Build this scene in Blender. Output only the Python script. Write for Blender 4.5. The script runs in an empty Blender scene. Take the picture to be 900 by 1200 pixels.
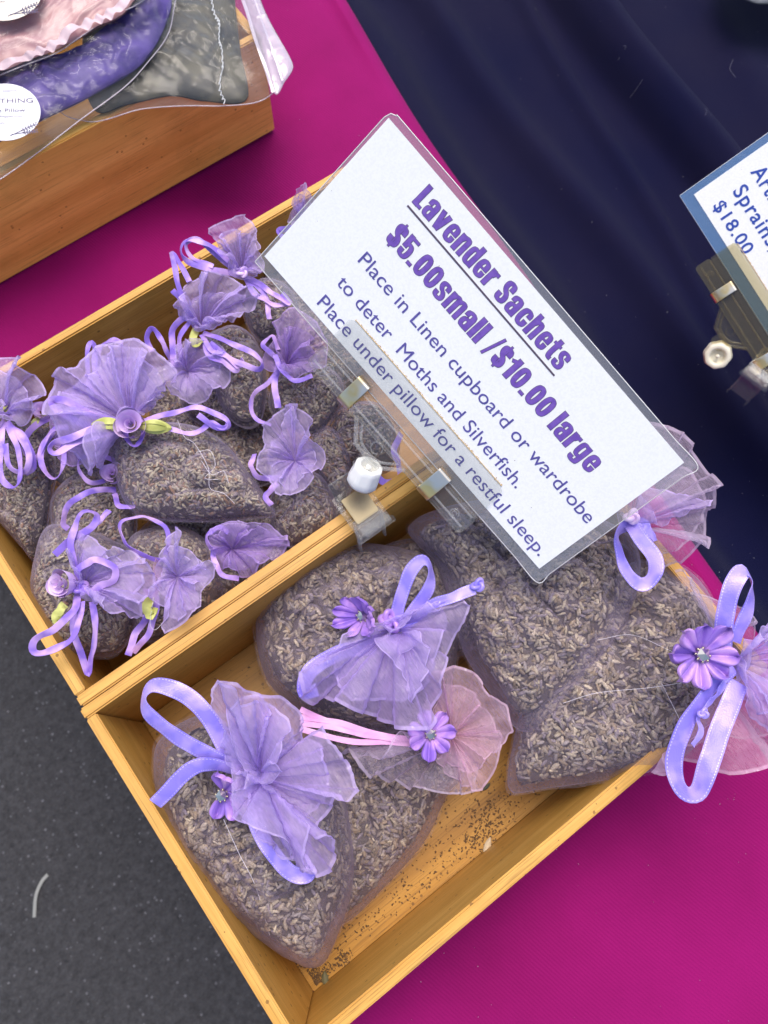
import bpy, bmesh, math, random
import numpy as np
from mathutils import Vector, Matrix
rnd = random.Random(7)
rng = np.random.default_rng(11)
S = bpy.context.scene
COL = S.collection

# ------------------------------------------------------------------ camera
CAM = np.array([0.1273, -0.1380, 0.6583])
RC = np.array([[0.8032327614338568, -0.5951304176743539, 0.025237212962012784],
               [-0.5612028636560134, -0.7702840022363981, -0.30284303149150815],
               [0.19967092122698027, 0.22909024828094626, -0.9527062408523119]])   # right, down, forward
FPX = 936.98
cam_d = bpy.data.cameras.new("camera")
cam = bpy.data.objects.new("camera", cam_d); COL.objects.link(cam)
cam_d.sensor_fit = 'VERTICAL'; cam_d.sensor_height = 24.0
cam_d.lens = FPX / 1200 * 24.0
cam_d.clip_start = 0.02; cam_d.clip_end = 60
M = Matrix.Identity(4)
for i in range(3):
    M[i][0] = RC[0][i]; M[i][1] = -RC[1][i]; M[i][2] = -RC[2][i]; M[i][3] = CAM[i]
cam.matrix_world = M
cam_d.dof.use_dof = True
cam_d.dof.focus_distance = 0.50
cam_d.dof.aperture_fstop = 8.0
S.camera = cam

# ------------------------------------------------------------------ light
SUN_EL, SUN_AZ = 72, 35         # elevation; azimuth measured from +Y towards +X
w = bpy.data.worlds.new("World"); S.world = w; w.use_nodes = True
nt = w.node_tree; nt.nodes.clear()
sky = nt.nodes.new('ShaderNodeTexSky'); sky.sky_type = 'NISHITA'; sky.sun_disc = False
sky.sun_elevation = math.radians(SUN_EL); sky.sun_rotation = math.radians(SUN_AZ)
sky.air_density = 1.0; sky.dust_density = 4.0; sky.ozone_density = 0.6
bg = nt.nodes.new('ShaderNodeBackground'); bg.inputs[1].default_value = 0.15
wo = nt.nodes.new('ShaderNodeOutputWorld')
nt.links.new(sky.outputs[0], bg.inputs[0]); nt.links.new(bg.outputs[0], wo.inputs[0])
sd = bpy.data.lights.new("sun", 'SUN'); sd.energy = 1.3; sd.angle = math.radians(32); sd.color = (1.0, 0.95, 0.87)
sun = bpy.data.objects.new("sun", sd); COL.objects.link(sun)
a, e = math.radians(SUN_AZ), math.radians(SUN_EL)
sdir = Vector((math.sin(a) * math.cos(e), math.cos(a) * math.cos(e), math.sin(e)))
sun.rotation_euler = sdir.to_track_quat('Z', 'Y').to_euler(); sun.location = (0, 0, 3)
S.view_settings.view_transform = 'Standard'; S.view_settings.look = 'None'
S.view_settings.gamma = 1.0; S.view_settings.use_curve_mapping = False
S.view_settings.exposure = 0.60
S.render.engine = 'CYCLES'
S.cycles.max_bounces = 12; S.cycles.transparent_max_bounces = 40; S.cycles.transmission_bounces = 10
S.cycles.diffuse_bounces = 4; S.cycles.glossy_bounces = 4
S.cycles.caustics_reflective = False; S.cycles.caustics_refractive = False
S.cycles.sample_clamp_indirect = 6.0
S.cycles.use_denoising = True

# ------------------------------------------------------------------ helpers
def P(px, py, z):
    """point of the world at height z that lies on the sight line through a place in the photograph"""
    d = RC.T @ np.array([(px - 450) / FPX, (py - 600) / FPX, 1.0])
    return CAM + (z - CAM[2]) / d[2] * d

def obj(name, me, mat=None, parent=None, smooth=True, kind=None):
    o = bpy.data.objects.new(name, me); COL.objects.link(o)
    if mat is not None:
        for m in (mat if isinstance(mat, (list, tuple)) else [mat]):
            me.materials.append(m)
    if smooth: me.shade_smooth()
    if parent is not None: o.parent = parent
    if kind: o["kind"] = kind
    return o

def tag(o, label, cat, group=None):
    o["label"] = label; o["category"] = cat
    if group: o["group"] = group
    return o

def thing(name, label, cat, loc, group=None):
    o = bpy.data.objects.new(name, None); COL.objects.link(o)
    o.empty_display_size = 0.01; o.location = loc
    return tag(o, label, cat, group)

def mesh(name, V, F, uv=None, col=None, off=None):
    """V (n,3), F list of quads/tris or an int array; uv and col are per vertex"""
    V = np.asarray(V, float)
    if off is not None: V = V - np.asarray(off, float)
    me = bpy.data.meshes.new(name)
    if isinstance(F, np.ndarray):
        n, k = F.shape
        me.vertices.add(len(V)); me.vertices.foreach_set('co', V.astype(np.float32).ravel())
        me.loops.add(n * k); me.loops.foreach_set('vertex_index', F.astype(np.int32).ravel())
        me.polygons.add(n); me.polygons.foreach_set('loop_start', np.arange(0, n * k, k, dtype=np.int32))
        me.update(calc_edges=True); li = F.ravel()
    else:
        me.from_pydata(V.tolist(), [], F); me.update()
        li = np.zeros(len(me.loops), np.int32); me.loops.foreach_get('vertex_index', li)
    if uv is not None:
        L = me.uv_layers.new(name='UVMap'); L.data.foreach_set('uv', np.asarray(uv, np.float32)[li].ravel())
    if col is not None:
        A = me.color_attributes.new('tint', 'FLOAT_COLOR', 'POINT')
        c = np.ones((len(V), 4), np.float32); c[:, :3] = col; A.data.foreach_set('color', c.ravel())
    return me

def grid_faces(n, m, close_n=False):
    i = np.arange(n if close_n else n - 1)[:, None]; j = np.arange(m - 1)[None, :]
    i2 = (i + 1) % n
    return np.stack([i * m + j, i2 * m + j, i2 * m + j + 1, i * m + j + 1], -1).reshape(-1, 4)

def catmull(pts, n, closed=False):
    p = np.asarray(pts, float); k = len(p)
    if closed: q = np.vstack([p[-1], p, p[0], p[1]]); seg = k
    else: q = np.vstack([2 * p[0] - p[1], p, 2 * p[-1] - p[-2]]); seg = k - 1
    t = np.linspace(0, seg, n * 4, endpoint=not closed); s = np.minimum(t.astype(int), seg - 1); f = (t - s)[:, None]
    a, b, c, d = q[s], q[s + 1], q[s + 2], q[s + 3]
    r = .5 * ((2 * b) + (-a + c) * f + (2 * a - 5 * b + 4 * c - d) * f ** 2 + (-a + 3 * b - 3 * c + d) * f ** 3)
    if closed: r = np.vstack([r, r[:1]])
    L = np.r_[0, np.cumsum(np.linalg.norm(np.diff(r[:, :3], axis=0), axis=1))]
    u = np.linspace(0, L[-1], n, endpoint=not closed)
    return np.stack([np.interp(u, L, r[:, i]) for i in range(r.shape[1])], 1)

def wob(seed, k=6, scale=1.0):
    """smooth pseudo noise over 3-d points, values about -1..1"""
    g = np.random.default_rng(seed); D = g.normal(size=(k, 3)) * scale; ph = g.uniform(0, 6.28, k)
    def f(X):
        X = np.asarray(X); r = 0
        for i in range(k): r = r + np.sin(X @ D[i] + ph[i])
        return r / k * 1.6
    return f

# ------------------------------------------------------------------ materials
def newmat(name):
    m = bpy.data.materials.new(name); m.use_nodes = True
    N = m.node_tree.nodes; b = N.get('Principled BSDF'); return m, m.node_tree, b
def nd(t, kind, **kw):
    n = t.nodes.new(kind)
    for k, v in kw.items():
        if k.startswith('i_'):
            key = k[2:]; key = int(key) if key.isdigit() else key
            n.inputs[key].default_value = v
        else: setattr(n, k, v)
    return n
def lk(t, a, b): t.links.new(a, b)
def ramp(t, fac, stops):
    r = nd(t, 'ShaderNodeValToRGB'); cr = r.color_ramp
    while len(cr.elements) < len(stops): cr.elements.new(0.5)
    for el, (p, c) in zip(cr.elements, stops):
        el.position = p; el.color = (*c, 1) if len(c) == 3 else c
    if fac is not None: lk(t, fac, r.inputs[0])
    return r
def mapping(t, coord, sc):
    tc = nd(t, 'ShaderNodeTexCoord'); mp = nd(t, 'ShaderNodeMapping'); mp.inputs['Scale'].default_value = sc
    lk(t, tc.outputs[coord], mp.inputs[0]); return mp.outputs[0]
def noise(t, vec, scale, detail=3, rough=.5):
    n = nd(t, 'ShaderNodeTexNoise', i_Scale=scale, i_Detail=detail, i_Roughness=rough)
    if vec is not None: lk(t, vec, n.inputs['Vector'])
    return n.outputs['Fac']
def bump(t, b, h, strength, dist=.001):
    n = nd(t, 'ShaderNodeBump', i_Strength=strength, i_Distance=dist); lk(t, h, n.inputs['Height']); lk(t, n.outputs[0], b.inputs['Normal']); return n
def mixc(t, fac, a, b, mode='MIX'):
    n = nd(t, 'ShaderNodeMix', data_type='RGBA', blend_type=mode)
    for s, v in ((0, fac), (6, a), (7, b)):
        if hasattr(v, 'links'): lk(t, v, n.inputs[s])
        else: n.inputs[s].default_value = v if s == 0 else (*v, 1)
    return n.outputs[2]
def math_(t, op, a, b=None):
    n = nd(t, 'ShaderNodeMath', operation=op)
    for s, v in ((0, a), (1, b)):
        if v is None: continue
        if hasattr(v, 'links'): lk(t, v, n.inputs[s])
        else: n.inputs[s].default_value = v
    return n.outputs[0]

def wood(name, light, mid, dark, gloss=.42):
    m, t, b = newmat(name)
    uvb = mapping(t, 'UV', (14, 320, 1)); uvf = mapping(t, 'UV', (16, 900, 1)); uvw = mapping(t, 'UV', (3, 60, 1))
    n1 = noise(t, uvb, 1.0, 4, .6); n2 = noise(t, uvf, 1.0, 3, .7); n3 = noise(t, uvw, 1.0, 2)
    c = ramp(t, n3, [(.3, mid), (.7, light)]).outputs[0]
    c = mixc(t, ramp(t, n1, [(.50, (0, 0, 0)), (.72, (1, 1, 1))]).outputs[0], c, mid)
    fl = ramp(t, n2, [(.54, (0, 0, 0)), (.70, (1, 1, 1))]).outputs[0]
    fl = math_(t, 'MULTIPLY', fl, .70)
    c = mixc(t, fl, c, dark)
    # bamboo nodes: mottled patches of short dark fibres
    vor = nd(t, 'ShaderNodeTexVoronoi', feature='F1', i_Scale=1.0); lk(t, mapping(t, 'UV', (7.5, 24, 1)), vor.inputs['Vector'])
    nmask = ramp(t, vor.outputs['Distance'], [(.0, (1, 1, 1)), (.11, (.0, .0, .0))]).outputs[0]
    nn = noise(t, mapping(t, 'UV', (300, 520, 1)), 1.0, 2)
    nn = ramp(t, nn, [(.45, (0, 0, 0)), (.62, (1, 1, 1))]).outputs[0]
    c = mixc(t, math_(t, 'MULTIPLY', math_(t, 'MULTIPLY', nmask, nn), .6), c, dark)
    dt = nd(t, 'ShaderNodeTexVoronoi', i_Scale=240); lk(t, mapping(t, 'Object', (1, 1, 1)), dt.inputs[0]); dc = nd(t, 'ShaderNodeSeparateColor'); lk(t, dt.outputs['Color'], dc.inputs[0])
    spot = math_(t, 'MULTIPLY', math_(t, 'GREATER_THAN', dc.outputs[0], .955), math_(t, 'LESS_THAN', dt.outputs['Distance'], .28))
    c = mixc(t, math_(t, 'MULTIPLY', spot, .7), c, dark)
    stn = ramp(t, noise(t, mapping(t, 'Object', (1, 1, 1)), 26, 5, .65), [(.50, (0, 0, 0)), (.72, (1, 1, 1))]).outputs[0]
    c = mixc(t, math_(t, 'MULTIPLY', stn, .28), c, tuple(x * .55 for x in mid))
    lk(t, c, b.inputs['Base Color']); b.inputs['Roughness'].default_value = gloss
    b.inputs['Specular IOR Level'].default_value = .3
    bump(t, b, n2, .4, .0003)
    return m
WOOD = wood('bamboo', (.71, .41, .105), (.55, .28, .052), (.16, .07, .018))
WOODF = wood('bamboo_floor', (.52, .27, .050), (.36, .17, .026), (.10, .045, .012))
WOODC = wood('bamboo_crate', (.97, .58, .16), (.78, .42, .10), (.34, .15, .035))

def cloth(name, c1, c2, rough=.8, sc=900, aniso=(1, 1, 1), sheen=.2, bs=.25):
    m, t, b = newmat(name)
    n = noise(t, mapping(t, 'Object', (3, 3, 3)), 2, 4)
    lk(t, ramp(t, n, [(.35, c1), (.65, c2)]).outputs[0], b.inputs['Base Color'])
    b.inputs['Roughness'].default_value = rough; b.inputs['Sheen Weight'].default_value = sheen
    b.inputs['Sheen Roughness'].default_value = .4
    b.inputs['Specular IOR Level'].default_value = .12
    wv = nd(t, 'ShaderNodeTexWave', wave_type='BANDS', bands_direction='DIAGONAL', i_Scale=sc / 6, i_Distortion=.6)
    lk(t, mapping(t, 'Object', aniso), wv.inputs['Vector'])
    w2 = noise(t, mapping(t, 'Object', (1, 1, 1)), sc, 2)
    bump(t, b, math_(t, 'ADD', wv.outputs['Fac'], w2), bs, .0006)
    return m
MAGENTA = cloth('magenta_cloth', (.205, .0022, .090), (.265, .0035, .120), .8, 1500, (1, .25, 1), .05, .25)
NAVY = cloth('navy_cloth', (.0026, .0032, .027), (.0068, .0060, .028), .9, 2000, (1, 1, 1), .05, .5)

def organza(name, c, a_face, a_edge, sparkle=.25, hem=True):
    """sheer woven nylon: part of the light passes straight through the open weave"""
    m, t, b = newmat(name); N = t.nodes; out = N.get('Material Output'); N.remove(b)
    dif = nd(t, 'ShaderNodeBsdfDiffuse'); tr = nd(t, 'ShaderNodeBsdfTranslucent'); gl = nd(t, 'ShaderNodeBsdfGlossy', i_Roughness=.34)
    tp = nd(t, 'ShaderNodeBsdfTransparent')
    nz = noise(t, mapping(t, 'Object', (1, 1, 1)), 90, 3)
    cc = mixc(t, ramp(t, nz, [(.3, (0, 0, 0)), (.7, (1, 1, 1))]).outputs[0], tuple(x * .86 for x in c), tuple(min(1, x * 1.12) for x in c))
    for s in (dif, tr): lk(t, cc, s.inputs[0])
    gl.inputs[0].default_value = (.92, .86, 1, 1)
    # weave
    wx = nd(t, 'ShaderNodeTexWave', bands_direction='X', i_Scale=620, i_Distortion=.3); lk(t, mapping(t, 'Object', (1, 1, 1)), wx.inputs[0])
    wy = nd(t, 'ShaderNodeTexWave', bands_direction='Y', i_Scale=560, i_Distortion=.3); lk(t, mapping(t, 'Object', (1, 1, 1)), wy.inputs[0])
    fib = noise(t, mapping(t, 'Object', (900, 160, 300)), 1, 2)
    wv = math_(t, 'MULTIPLY', math_(t, 'ADD', wx.outputs['Fac'], wy.outputs['Fac']), .5)
    bp = nd(t, 'ShaderNodeBump', i_Strength=.5, i_Distance=.0006)
    big = noise(t, mapping(t, 'Object', (1, 1, 1)), 55, 4, .6)
    lk(t, math_(t, 'ADD', math_(t, 'MULTIPLY', wv, .25), math_(t, 'MULTIPLY', big, 2.2)), bp.inputs['Height'])
    for s in (dif, tr, gl): lk(t, bp.outputs[0], s.inputs['Normal'])
    m1 = nd(t, 'ShaderNodeMixShader', i_0=.42); lk(t, dif.outputs[0], m1.inputs[1]); lk(t, tr.outputs[0], m1.inputs[2])
    m2 = nd(t, 'ShaderNodeMixShader')
    sp = nd(t, 'ShaderNodeTexVoronoi', i_Scale=900); lk(t, mapping(t, 'Object', (1, 1, 1)), sp.inputs[0])
    spk = ramp(t, sp.outputs['Color'], [(.86, (.10, .10, .10)), (.93, (.75, .75, .75))]).outputs[0]
    lk(t, math_(t, 'MULTIPLY', spk, sparkle * 1.6), m2.inputs[0])
    lk(t, m1.outputs[0], m2.inputs[1]); lk(t, gl.outputs[0], m2.inputs[2])
    # opacity: more thread per line of sight where the fabric is seen edge-on
    lw = nd(t, 'ShaderNodeLayerWeight', i_Blend=.35)
    al = nd(t, 'ShaderNodeMapRange'); lk(t, lw.outputs['Facing'], al.inputs[0]); al.inputs[3].default_value = a_face; al.inputs[4].default_value = a_edge
    av = math_(t, 'ADD', al.outputs[0], math_(t, 'MULTIPLY', math_(t, 'SUBTRACT', fib, .5), .28))
    av = math_(t, 'ADD', av, math_(t, 'MULTIPLY', math_(t, 'SUBTRACT', wv, .5), .12))
    if hem:
        tc = nd(t, 'ShaderNodeTexCoord'); sx = nd(t, 'ShaderNodeSeparateXYZ'); lk(t, tc.outputs['UV'], sx.inputs[0])
        h = ramp(t, sx.outputs['Y'], [(.955, (0, 0, 0)), (.97, (1, 1, 1))]).outputs[0]
        av = math_(t, 'ADD', av, math_(t, 'MULTIPLY', h, .33))
    n = nd(t, 'ShaderNodeClamp'); lk(t, av, n.inputs[0])
    m3 = nd(t, 'ShaderNodeMixShader'); lk(t, n.outputs[0], m3.inputs[0]); lk(t, tp.outputs[0], m3.inputs[1]); lk(t, m2.outputs[0], m3.inputs[2])
    lk(t, m3.outputs[0], out.inputs[0])
    return m
ORG_BODY = organza('organza_body', (.56, .48, .66), .085, .66, .42, False)
ORG_FRILL = organza('organza_frill', (.66, .51, .95), .37, .92, .32)
ORG_PINK = organza('organza_pink', (.86, .58, .76), .30, .85, .25)
ORG_PALE = organza('organza_pale', (.68, .56, .76), .20, .75, .30)
ORG_DARKER = organza('organza_violet', (.56, .38, .82), .38, .88, .25)

def satin(name, c, tint, rough=.36, stitch=False):
    m, t, b = newmat(name)
    n = noise(t, mapping(t, 'UV', (400, 2, 1)), 1, 2); n2 = noise(t, mapping(t, 'Object', (1, 1, 1)), 70, 2)
    col = mixc(t, ramp(t, n2, [(.42, (0, 0, 0)), (.60, (1, 1, 1))]).outputs[0], c, tint)
    if stitch:
        tc = nd(t, 'ShaderNodeTexCoord'); sx = nd(t, 'ShaderNodeSeparateXYZ'); lk(t, tc.outputs['UV'], sx.inputs[0])
        ed = math_(t, 'ABSOLUTE', math_(t, 'SUBTRACT', math_(t, 'ABSOLUTE', math_(t, 'SUBTRACT', sx.outputs['Y'], .5)), .40))
        line = math_(t, 'LESS_THAN', ed, .022)
        dash = math_(t, 'GREATER_THAN', math_(t, 'FRACT', math_(t, 'MULTIPLY', sx.outputs['X'], 560)), .5)
        col = mixc(t, math_(t, 'MULTIPLY', math_(t, 'MULTIPLY', line, dash), .55), col, (.85, .75, .95))
    lk(t, col, b.inputs['Base Color']); b.inputs['Roughness'].default_value = rough
    b.inputs['Metallic'].default_value = .10
    b.inputs['Anisotropic'].default_value = .5; b.inputs['Sheen Weight'].default_value = .12
    b.inputs['Sheen Tint'].default_value = (1, .75, .95, 1)
    bump(t, b, noise(t, mapping(t, 'UV', (900, 14, 1)), 1, 1), .5, .0004)
    return m
SATIN = satin('satin_ribbon', (.27, .16, .66), (.60, .38, .78), .42)
SATINW = satin('satin_ribbon_wide', (.24, .19, .74), (.42, .32, .86), .36, True)
SATINP = satin('pink_cord', (.74, .34, .66), (.80, .44, .72), .5)
ROSE = satin('rose_satin', (.66, .46, .84), (.86, .66, .92), .5)
PETAL = satin('petal_satin', (.28, .15, .62), (.56, .32, .76), .45)
LEAF = satin('leaf_satin', (.40, .42, .10), (.50, .52, .16), .5)

m, t, b = newmat('lavender_buds'); BUD = m
at = nd(t, 'ShaderNodeAttribute', attribute_name='tint'); n = noise(t, mapping(t, 'Object', (1, 1, 1)), 900, 2)
lk(t, mixc(t, 1.0, at.outputs['Color'], ramp(t, n, [(.3, (.66, .66, .66)), (.7, (1.15, 1.15, 1.15))]).outputs[0], 'MULTIPLY'), b.inputs['Base Color'])
b.inputs['Roughness'].default_value = .75; bump(t, b, n, .6, .0006)

def plain(name, c, rough=.5, metal=0, **kw):
    m, t, b = newmat(name); b.inputs['Base Color'].default_value = (*c, 1); b.inputs['Roughness'].default_value = rough; b.inputs['Metallic'].default_value = metal
    for k, v in kw.items(): b.inputs[k.replace('_', ' ')].default_value = v
    return m
def grainy(name, c1, c2, sc, rough=.6, lo=.4, hi=.6, bs=0., **kw):
    m = plain(name, c1, rough, **kw); t = m.node_tree; b = t.nodes['Principled BSDF']
    n = noise(t, mapping(t, 'Object', (1, 1, 1)), sc, 4, .6)
    lk(t, ramp(t, n, [(lo, c1), (hi, c2)]).outputs[0], b.inputs['Base Color'])
    if bs: bump(t, b, n, bs, .001)
    return m
WHITEP = plain('white_nylon', (.86, .86, .84), .38, 0, Subsurface_Weight=.2, Subsurface_Radius=(.003, .003, .003))
CREAMP = plain('cream_nylon', (.74, .70, .56), .4)
m = plain('spring_metal', (.80, .70, .46), .28, 1.0); METAL = m; t = m.node_tree; b = t.nodes['Principled BSDF']
n = noise(t, mapping(t, 'Object', (1, 1, 1)), 60, 2)
lk(t, ramp(t, n, [(.38, (.80, .74, .62)), (.55, (.80, .60, .26))]).outputs[0], b.inputs['Base Color'])
METALD = plain('spring_plate_metal', (.36, .30, .19), .35, 1.0)
GEM = plain('gem', (.66, .62, .54), .14, 1.0)
SILVER = plain('gem_setting', (.50, .44, .34), .3, 1.0)
THREAD = plain('loose_thread', (.75, .70, .78), .6)
CRUMB = plain('crumbs', (.15, .085, .04), .9)

def film(name, tintc, base, gloss_r=.08, bumps=.5, sc=30, milky=0.05, milk=(.8, .82, .85)):
    """thin clear plastic film: clear pass, reflections by Fresnel, a little milkiness"""
    m, t, b = newmat(name); out = t.nodes['Material Output']; t.nodes.remove(b)
    tp = nd(t, 'ShaderNodeBsdfTransparent'); tp.inputs[0].default_value = (*tintc, 1)
    gl = nd(t, 'ShaderNodeBsdfGlossy', i_Roughness=gloss_r); df = nd(t, 'ShaderNodeBsdfDiffuse'); df.inputs[0].default_value = (*milk, 1)
    n = noise(t, mapping(t, 'Object', (1, 1, 1)), sc, 4, .55)
    bp = nd(t, 'ShaderNodeBump', i_Strength=bumps, i_Distance=.004); lk(t, n, bp.inputs['Height']); lk(t, bp.outputs[0], gl.inputs['Normal'])
    lwf = nd(t, 'ShaderNodeLayerWeight', i_Blend=.5); lk(t, bp.outputs[0], lwf.inputs['Normal'])
    fr5 = math_(t, 'ADD', math_(t, 'MULTIPLY', math_(t, 'POWER', lwf.outputs['Facing'], 4.0), .9), .04)
    a_ = nd(t, 'ShaderNodeMixShader', i_0=milky); lk(t, tp.outputs[0], a_.inputs[1]); lk(t, df.outputs[0], a_.inputs[2])
    c_ = nd(t, 'ShaderNodeMixShader'); lk(t, math_(t, 'ADD', math_(t, 'MULTIPLY', fr5, 1.0), base), c_.inputs[0]); lk(t, a_.outputs[0], c_.inputs[1]); lk(t, gl.outputs[0], c_.inputs[2])
    lk(t, c_.outputs[0], out.inputs[0]); return m
def acrylic(name, tint, milk):
    m = film(name, tint, -.02, .04, .10, 200, .10, milk); t = m.node_tree
    mx = [q for q in t.nodes if q.type == 'MIX_SHADER' and not q.inputs[0].links][0]
    lw = nd(t, 'ShaderNodeLayerWeight', i_Blend=.45); r_ = ramp(t, lw.outputs['Facing'], [(.25, (.020,) * 3), (.95, (.45,) * 3)])
    lk(t, r_.outputs[0], mx.inputs[0]); return m
CLEAR = acrylic('clear_acrylic', (.97, .97, .96), (.80, .82, .84))
CLEARY = acrylic('yellowed_acrylic', (.93, .90, .80), (.74, .68, .50))
CLEARR = acrylic('clear_acrylic_rib', (.98, .98, .97), (.93, .94, .96)); [q for q in CLEARR.node_tree.nodes if q.type == 'VALTORGB'][0].color_ramp.elements[0].color = (.09, .09, .09, 1)
LAMIN = film('laminate_film', (.93, .91, .92), .03, .15, .15, 60, .10)
LAMINB = film('blue_laminate_film', (.50, .66, .88), .08, .2, .4, 40, .35, (.16, .34, .62))
ZIPF = film('zip_bag_film', (.96, .96, .97), -.025, .10, .8, 26, .03)
ZIPM = film('zip_strip_film', (.88, .86, .92), .05, .22, .4, 30, .38, (.78, .72, .82))
PAPER = grainy('printed_paper', (.75, .765, .785), (.80, .815, .84), 700, .65, .38, .58)
t = PAPER.node_tree; b = t.nodes['Principled BSDF']
sp = nd(t, 'ShaderNodeTexVoronoi', i_Scale=170); lk(t, mapping(t, 'Object', (1, 1, 1)), sp.inputs[0])
spk = ramp(t, sp.outputs['Distance'], [(.03, (.30, .24, .22)), (.075, (1, 1, 1))]).outputs[0]
cs = nd(t, 'ShaderNodeSeparateColor'); lk(t, sp.outputs['Color'], cs.inputs[0])
few = math_(t, 'GREATER_THAN', cs.outputs[0], .90)
src = b.inputs['Base Color'].links[0].from_socket
lk(t, mixc(t, few, src, mixc(t, 1.0, src, spk, 'MULTIPLY')), b.inputs['Base Color'])
INKP = grainy('purple_ink', (.13, .06, .36), (.17, .085, .42), 260, .5)
INKO = plain('dark_ink_outline', (.085, .06, .10), .5)
INKB = grainy('blue_violet_ink', (.070, .058, .26), (.10, .085, .33), 300, .5)
INKR = plain('royal_blue_ink', (.01, .05, .34), .5)
INKG = plain('grey_ink', (.10, .08, .16), .6)

# ------------------------------------------------------------------ setting
# asphalt far below the table
me = mesh('asphalt', [(-9, -9, -.74), (9, -9, -.74), (9, 9, -.74), (-9, 9, -.74)], [(0, 1, 2, 3)])
m, t, b = newmat('asphalt'); v = nd(t, 'ShaderNodeTexVoronoi', i_Scale=170); lk(t, mapping(t, 'Object', (1, 1, 1)), v.inputs[0])
cs = nd(t, 'ShaderNodeSeparateColor'); lk(t, v.outputs['Color'], cs.inputs[0])
n = noise(t, mapping(t, 'Object', (1, 1, 1)), 110, 6, .75)
base = ramp(t, n, [(.3, (.015, .0155, .018)), (.7, (.056, .056, .063))]).outputs[0]
st = math_(t, 'MULTIPLY', math_(t, 'GREATER_THAN', cs.outputs[0], .90), math_(t, 'LESS_THAN', v.outputs['Distance'], .35))
lk(t, mixc(t, math_(t, 'MULTIPLY', st, math_(t, 'MULTIPLY', cs.outputs[1], .8)), base, (.15, .15, .17)), b.inputs['Base Color']); b.inputs['Roughness'].default_value = .9
bump(t, b, math_(t, 'ADD', v.outputs['Distance'], n), .6, .004)
obj('asphalt_ground', me, m, kind='structure')
ASPH = -.74
# a pale curved scrap of plastic strap on the asphalt
pa = catmull([P(40, 1075, ASPH + .002), P(42, 1050, ASPH + .004), P(49, 1033, ASPH + .003), P(56, 1025, ASPH + .002)], 16)
V = []; F = []
for i, q in enumerate(pa):
    tdir = pa[min(i + 1, 15)] - pa[max(i - 1, 0)]; tdir /= np.linalg.norm(tdir); sidev = np.cross(tdir, [0, 0, 1])
    for s_, h_ in ((-1, 0), (0, .0015), (1, 0)): V.append(q + sidev * .0026 * s_ + np.array([0, 0, h_]))
F = grid_faces(16, 3)
tag(obj('plastic_scrap', mesh('scrap', V, F), plain('scrap_plastic', (.26, .27, .26), .6)), 'thin pale curved plastic scrap lying on the dark asphalt', 'scrap')

# magenta cloth: hangs off the left table edge, lies flat, rolls down at its right border
def border_x(y):            # right border of the magenta cloth
    return .4914 + .1606 * y + .004 * math.sin(y * 14)
ys = np.linspace(-1.1, 2.0, 160); prof = []
nx = 90
for y in ys:
    row = []
    xr = border_x(y)
    for k in range(24):                                   # hanging side
        z = -.70 + .694 * k / 23
        row.append((-.006 - .02 * (1 - k / 23) * (1 + math.sin(y * 23)) * .5, y, z))
    row.append((-.002, y, -.001))
    for k in range(46):
        x = .004 + (xr - .012 - .004) * k / 45; row.append((x, y, .0 + .0009 * math.sin(x * 21 + y * 9) + .0007 * math.sin(x * 13 - y * 31) - .0016))
    for k in range(1, 13):
        a_ = k / 12 * math.radians(75); row.append((xr - .012 + .022 * math.sin(a_), y, .0 - .022 * (1 - math.cos(a_))))
    prof.append(row)
mm = len(prof[0]); V = np.array(prof).reshape(-1, 3)
obj('magenta_tablecloth', mesh('magenta', V, grid_faces(len(ys), mm)), MAGENTA, kind='structure')
# the table board below it
def board(name, lo, hi, mat, parent=None, off=(0, 0, 0), axis=0, bev=.0008, corner=None, smooth=False, seed=0):
    bm = bmesh.new(); bmesh.ops.create_cube(bm, size=1)
    lo = np.array(lo); hi = np.array(hi)
    for v in bm.verts:
        v.co = Vector([(lo[i] + hi[i]) / 2 + v.co[i] * (hi[i] - lo[i]) for i in range(3)])
    if bev: bmesh.ops.bevel(bm, geom=list(bm.edges), offset=bev, segments=2, affect='EDGES')
    uvl = bm.loops.layers.uv.new('UVMap'); oth = [i for i in range(3) if i != axis]
    for f in bm.faces:
        f.smooth = False
        for l in f.loops:
            c = l.vert.co; l[uvl].uv = (c[axis] + seed * 1.37, c[oth[0]] + c[oth[1]] * 1.0 + seed * .517)
    for v in bm.verts: v.co -= Vector(off)
    me = bpy.data.meshes.new(name); bm.to_mesh(me); bm.free()
    return obj(name, me, mat, parent, smooth=False)
o = board('table_board', (.002, -1.0, -.12), (1.9, 1.9, -.09), plain('table_laminate', (.5, .5, .48), .6), bev=.002); o["kind"] = 'structure'
# navy cloth with long soft folds
xs = np.concatenate([np.linspace(-.02, .5, 320), np.linspace(.51, 1.2, 40)]); V = []
ys2 = np.linspace(-1.0, 1.8, 140)
for y in ys2:
    for x in xs:
        d = x
        sg = lambda c_, w_: 1 / (1 + math.exp(-(d - c_) / w_)); wv = .006 * math.sin(y * 6) + .003 * math.sin(y * 17)
        h = -.018 - .046 * sg(.040 + wv, .012) + .034 * sg(.258 + wv * .5, .005) + .010 * math.exp(-((d - .285 - wv) / .016) ** 2) - .018 * sg(.3045 + wv, .0016)
        h += .016 * math.exp(-((d - .135 + .05 * (y - .2)) / .022) ** 2) + .008 * math.exp(-((d - .205 - .1 * (y - .2)) / .012) ** 2)
        h += .008 * math.exp(-((d - .40 - .2 * (y - .2)) / .03) ** 2) + .0022 * math.sin(x * 19 - y * 13) * sg(.03, .01)
        V.append((border_x(y) + d, y, h))
obj('navy_tablecloth', mesh('navy', V, grid_faces(len(ys2), len(xs))), NAVY, kind='structure')

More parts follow.
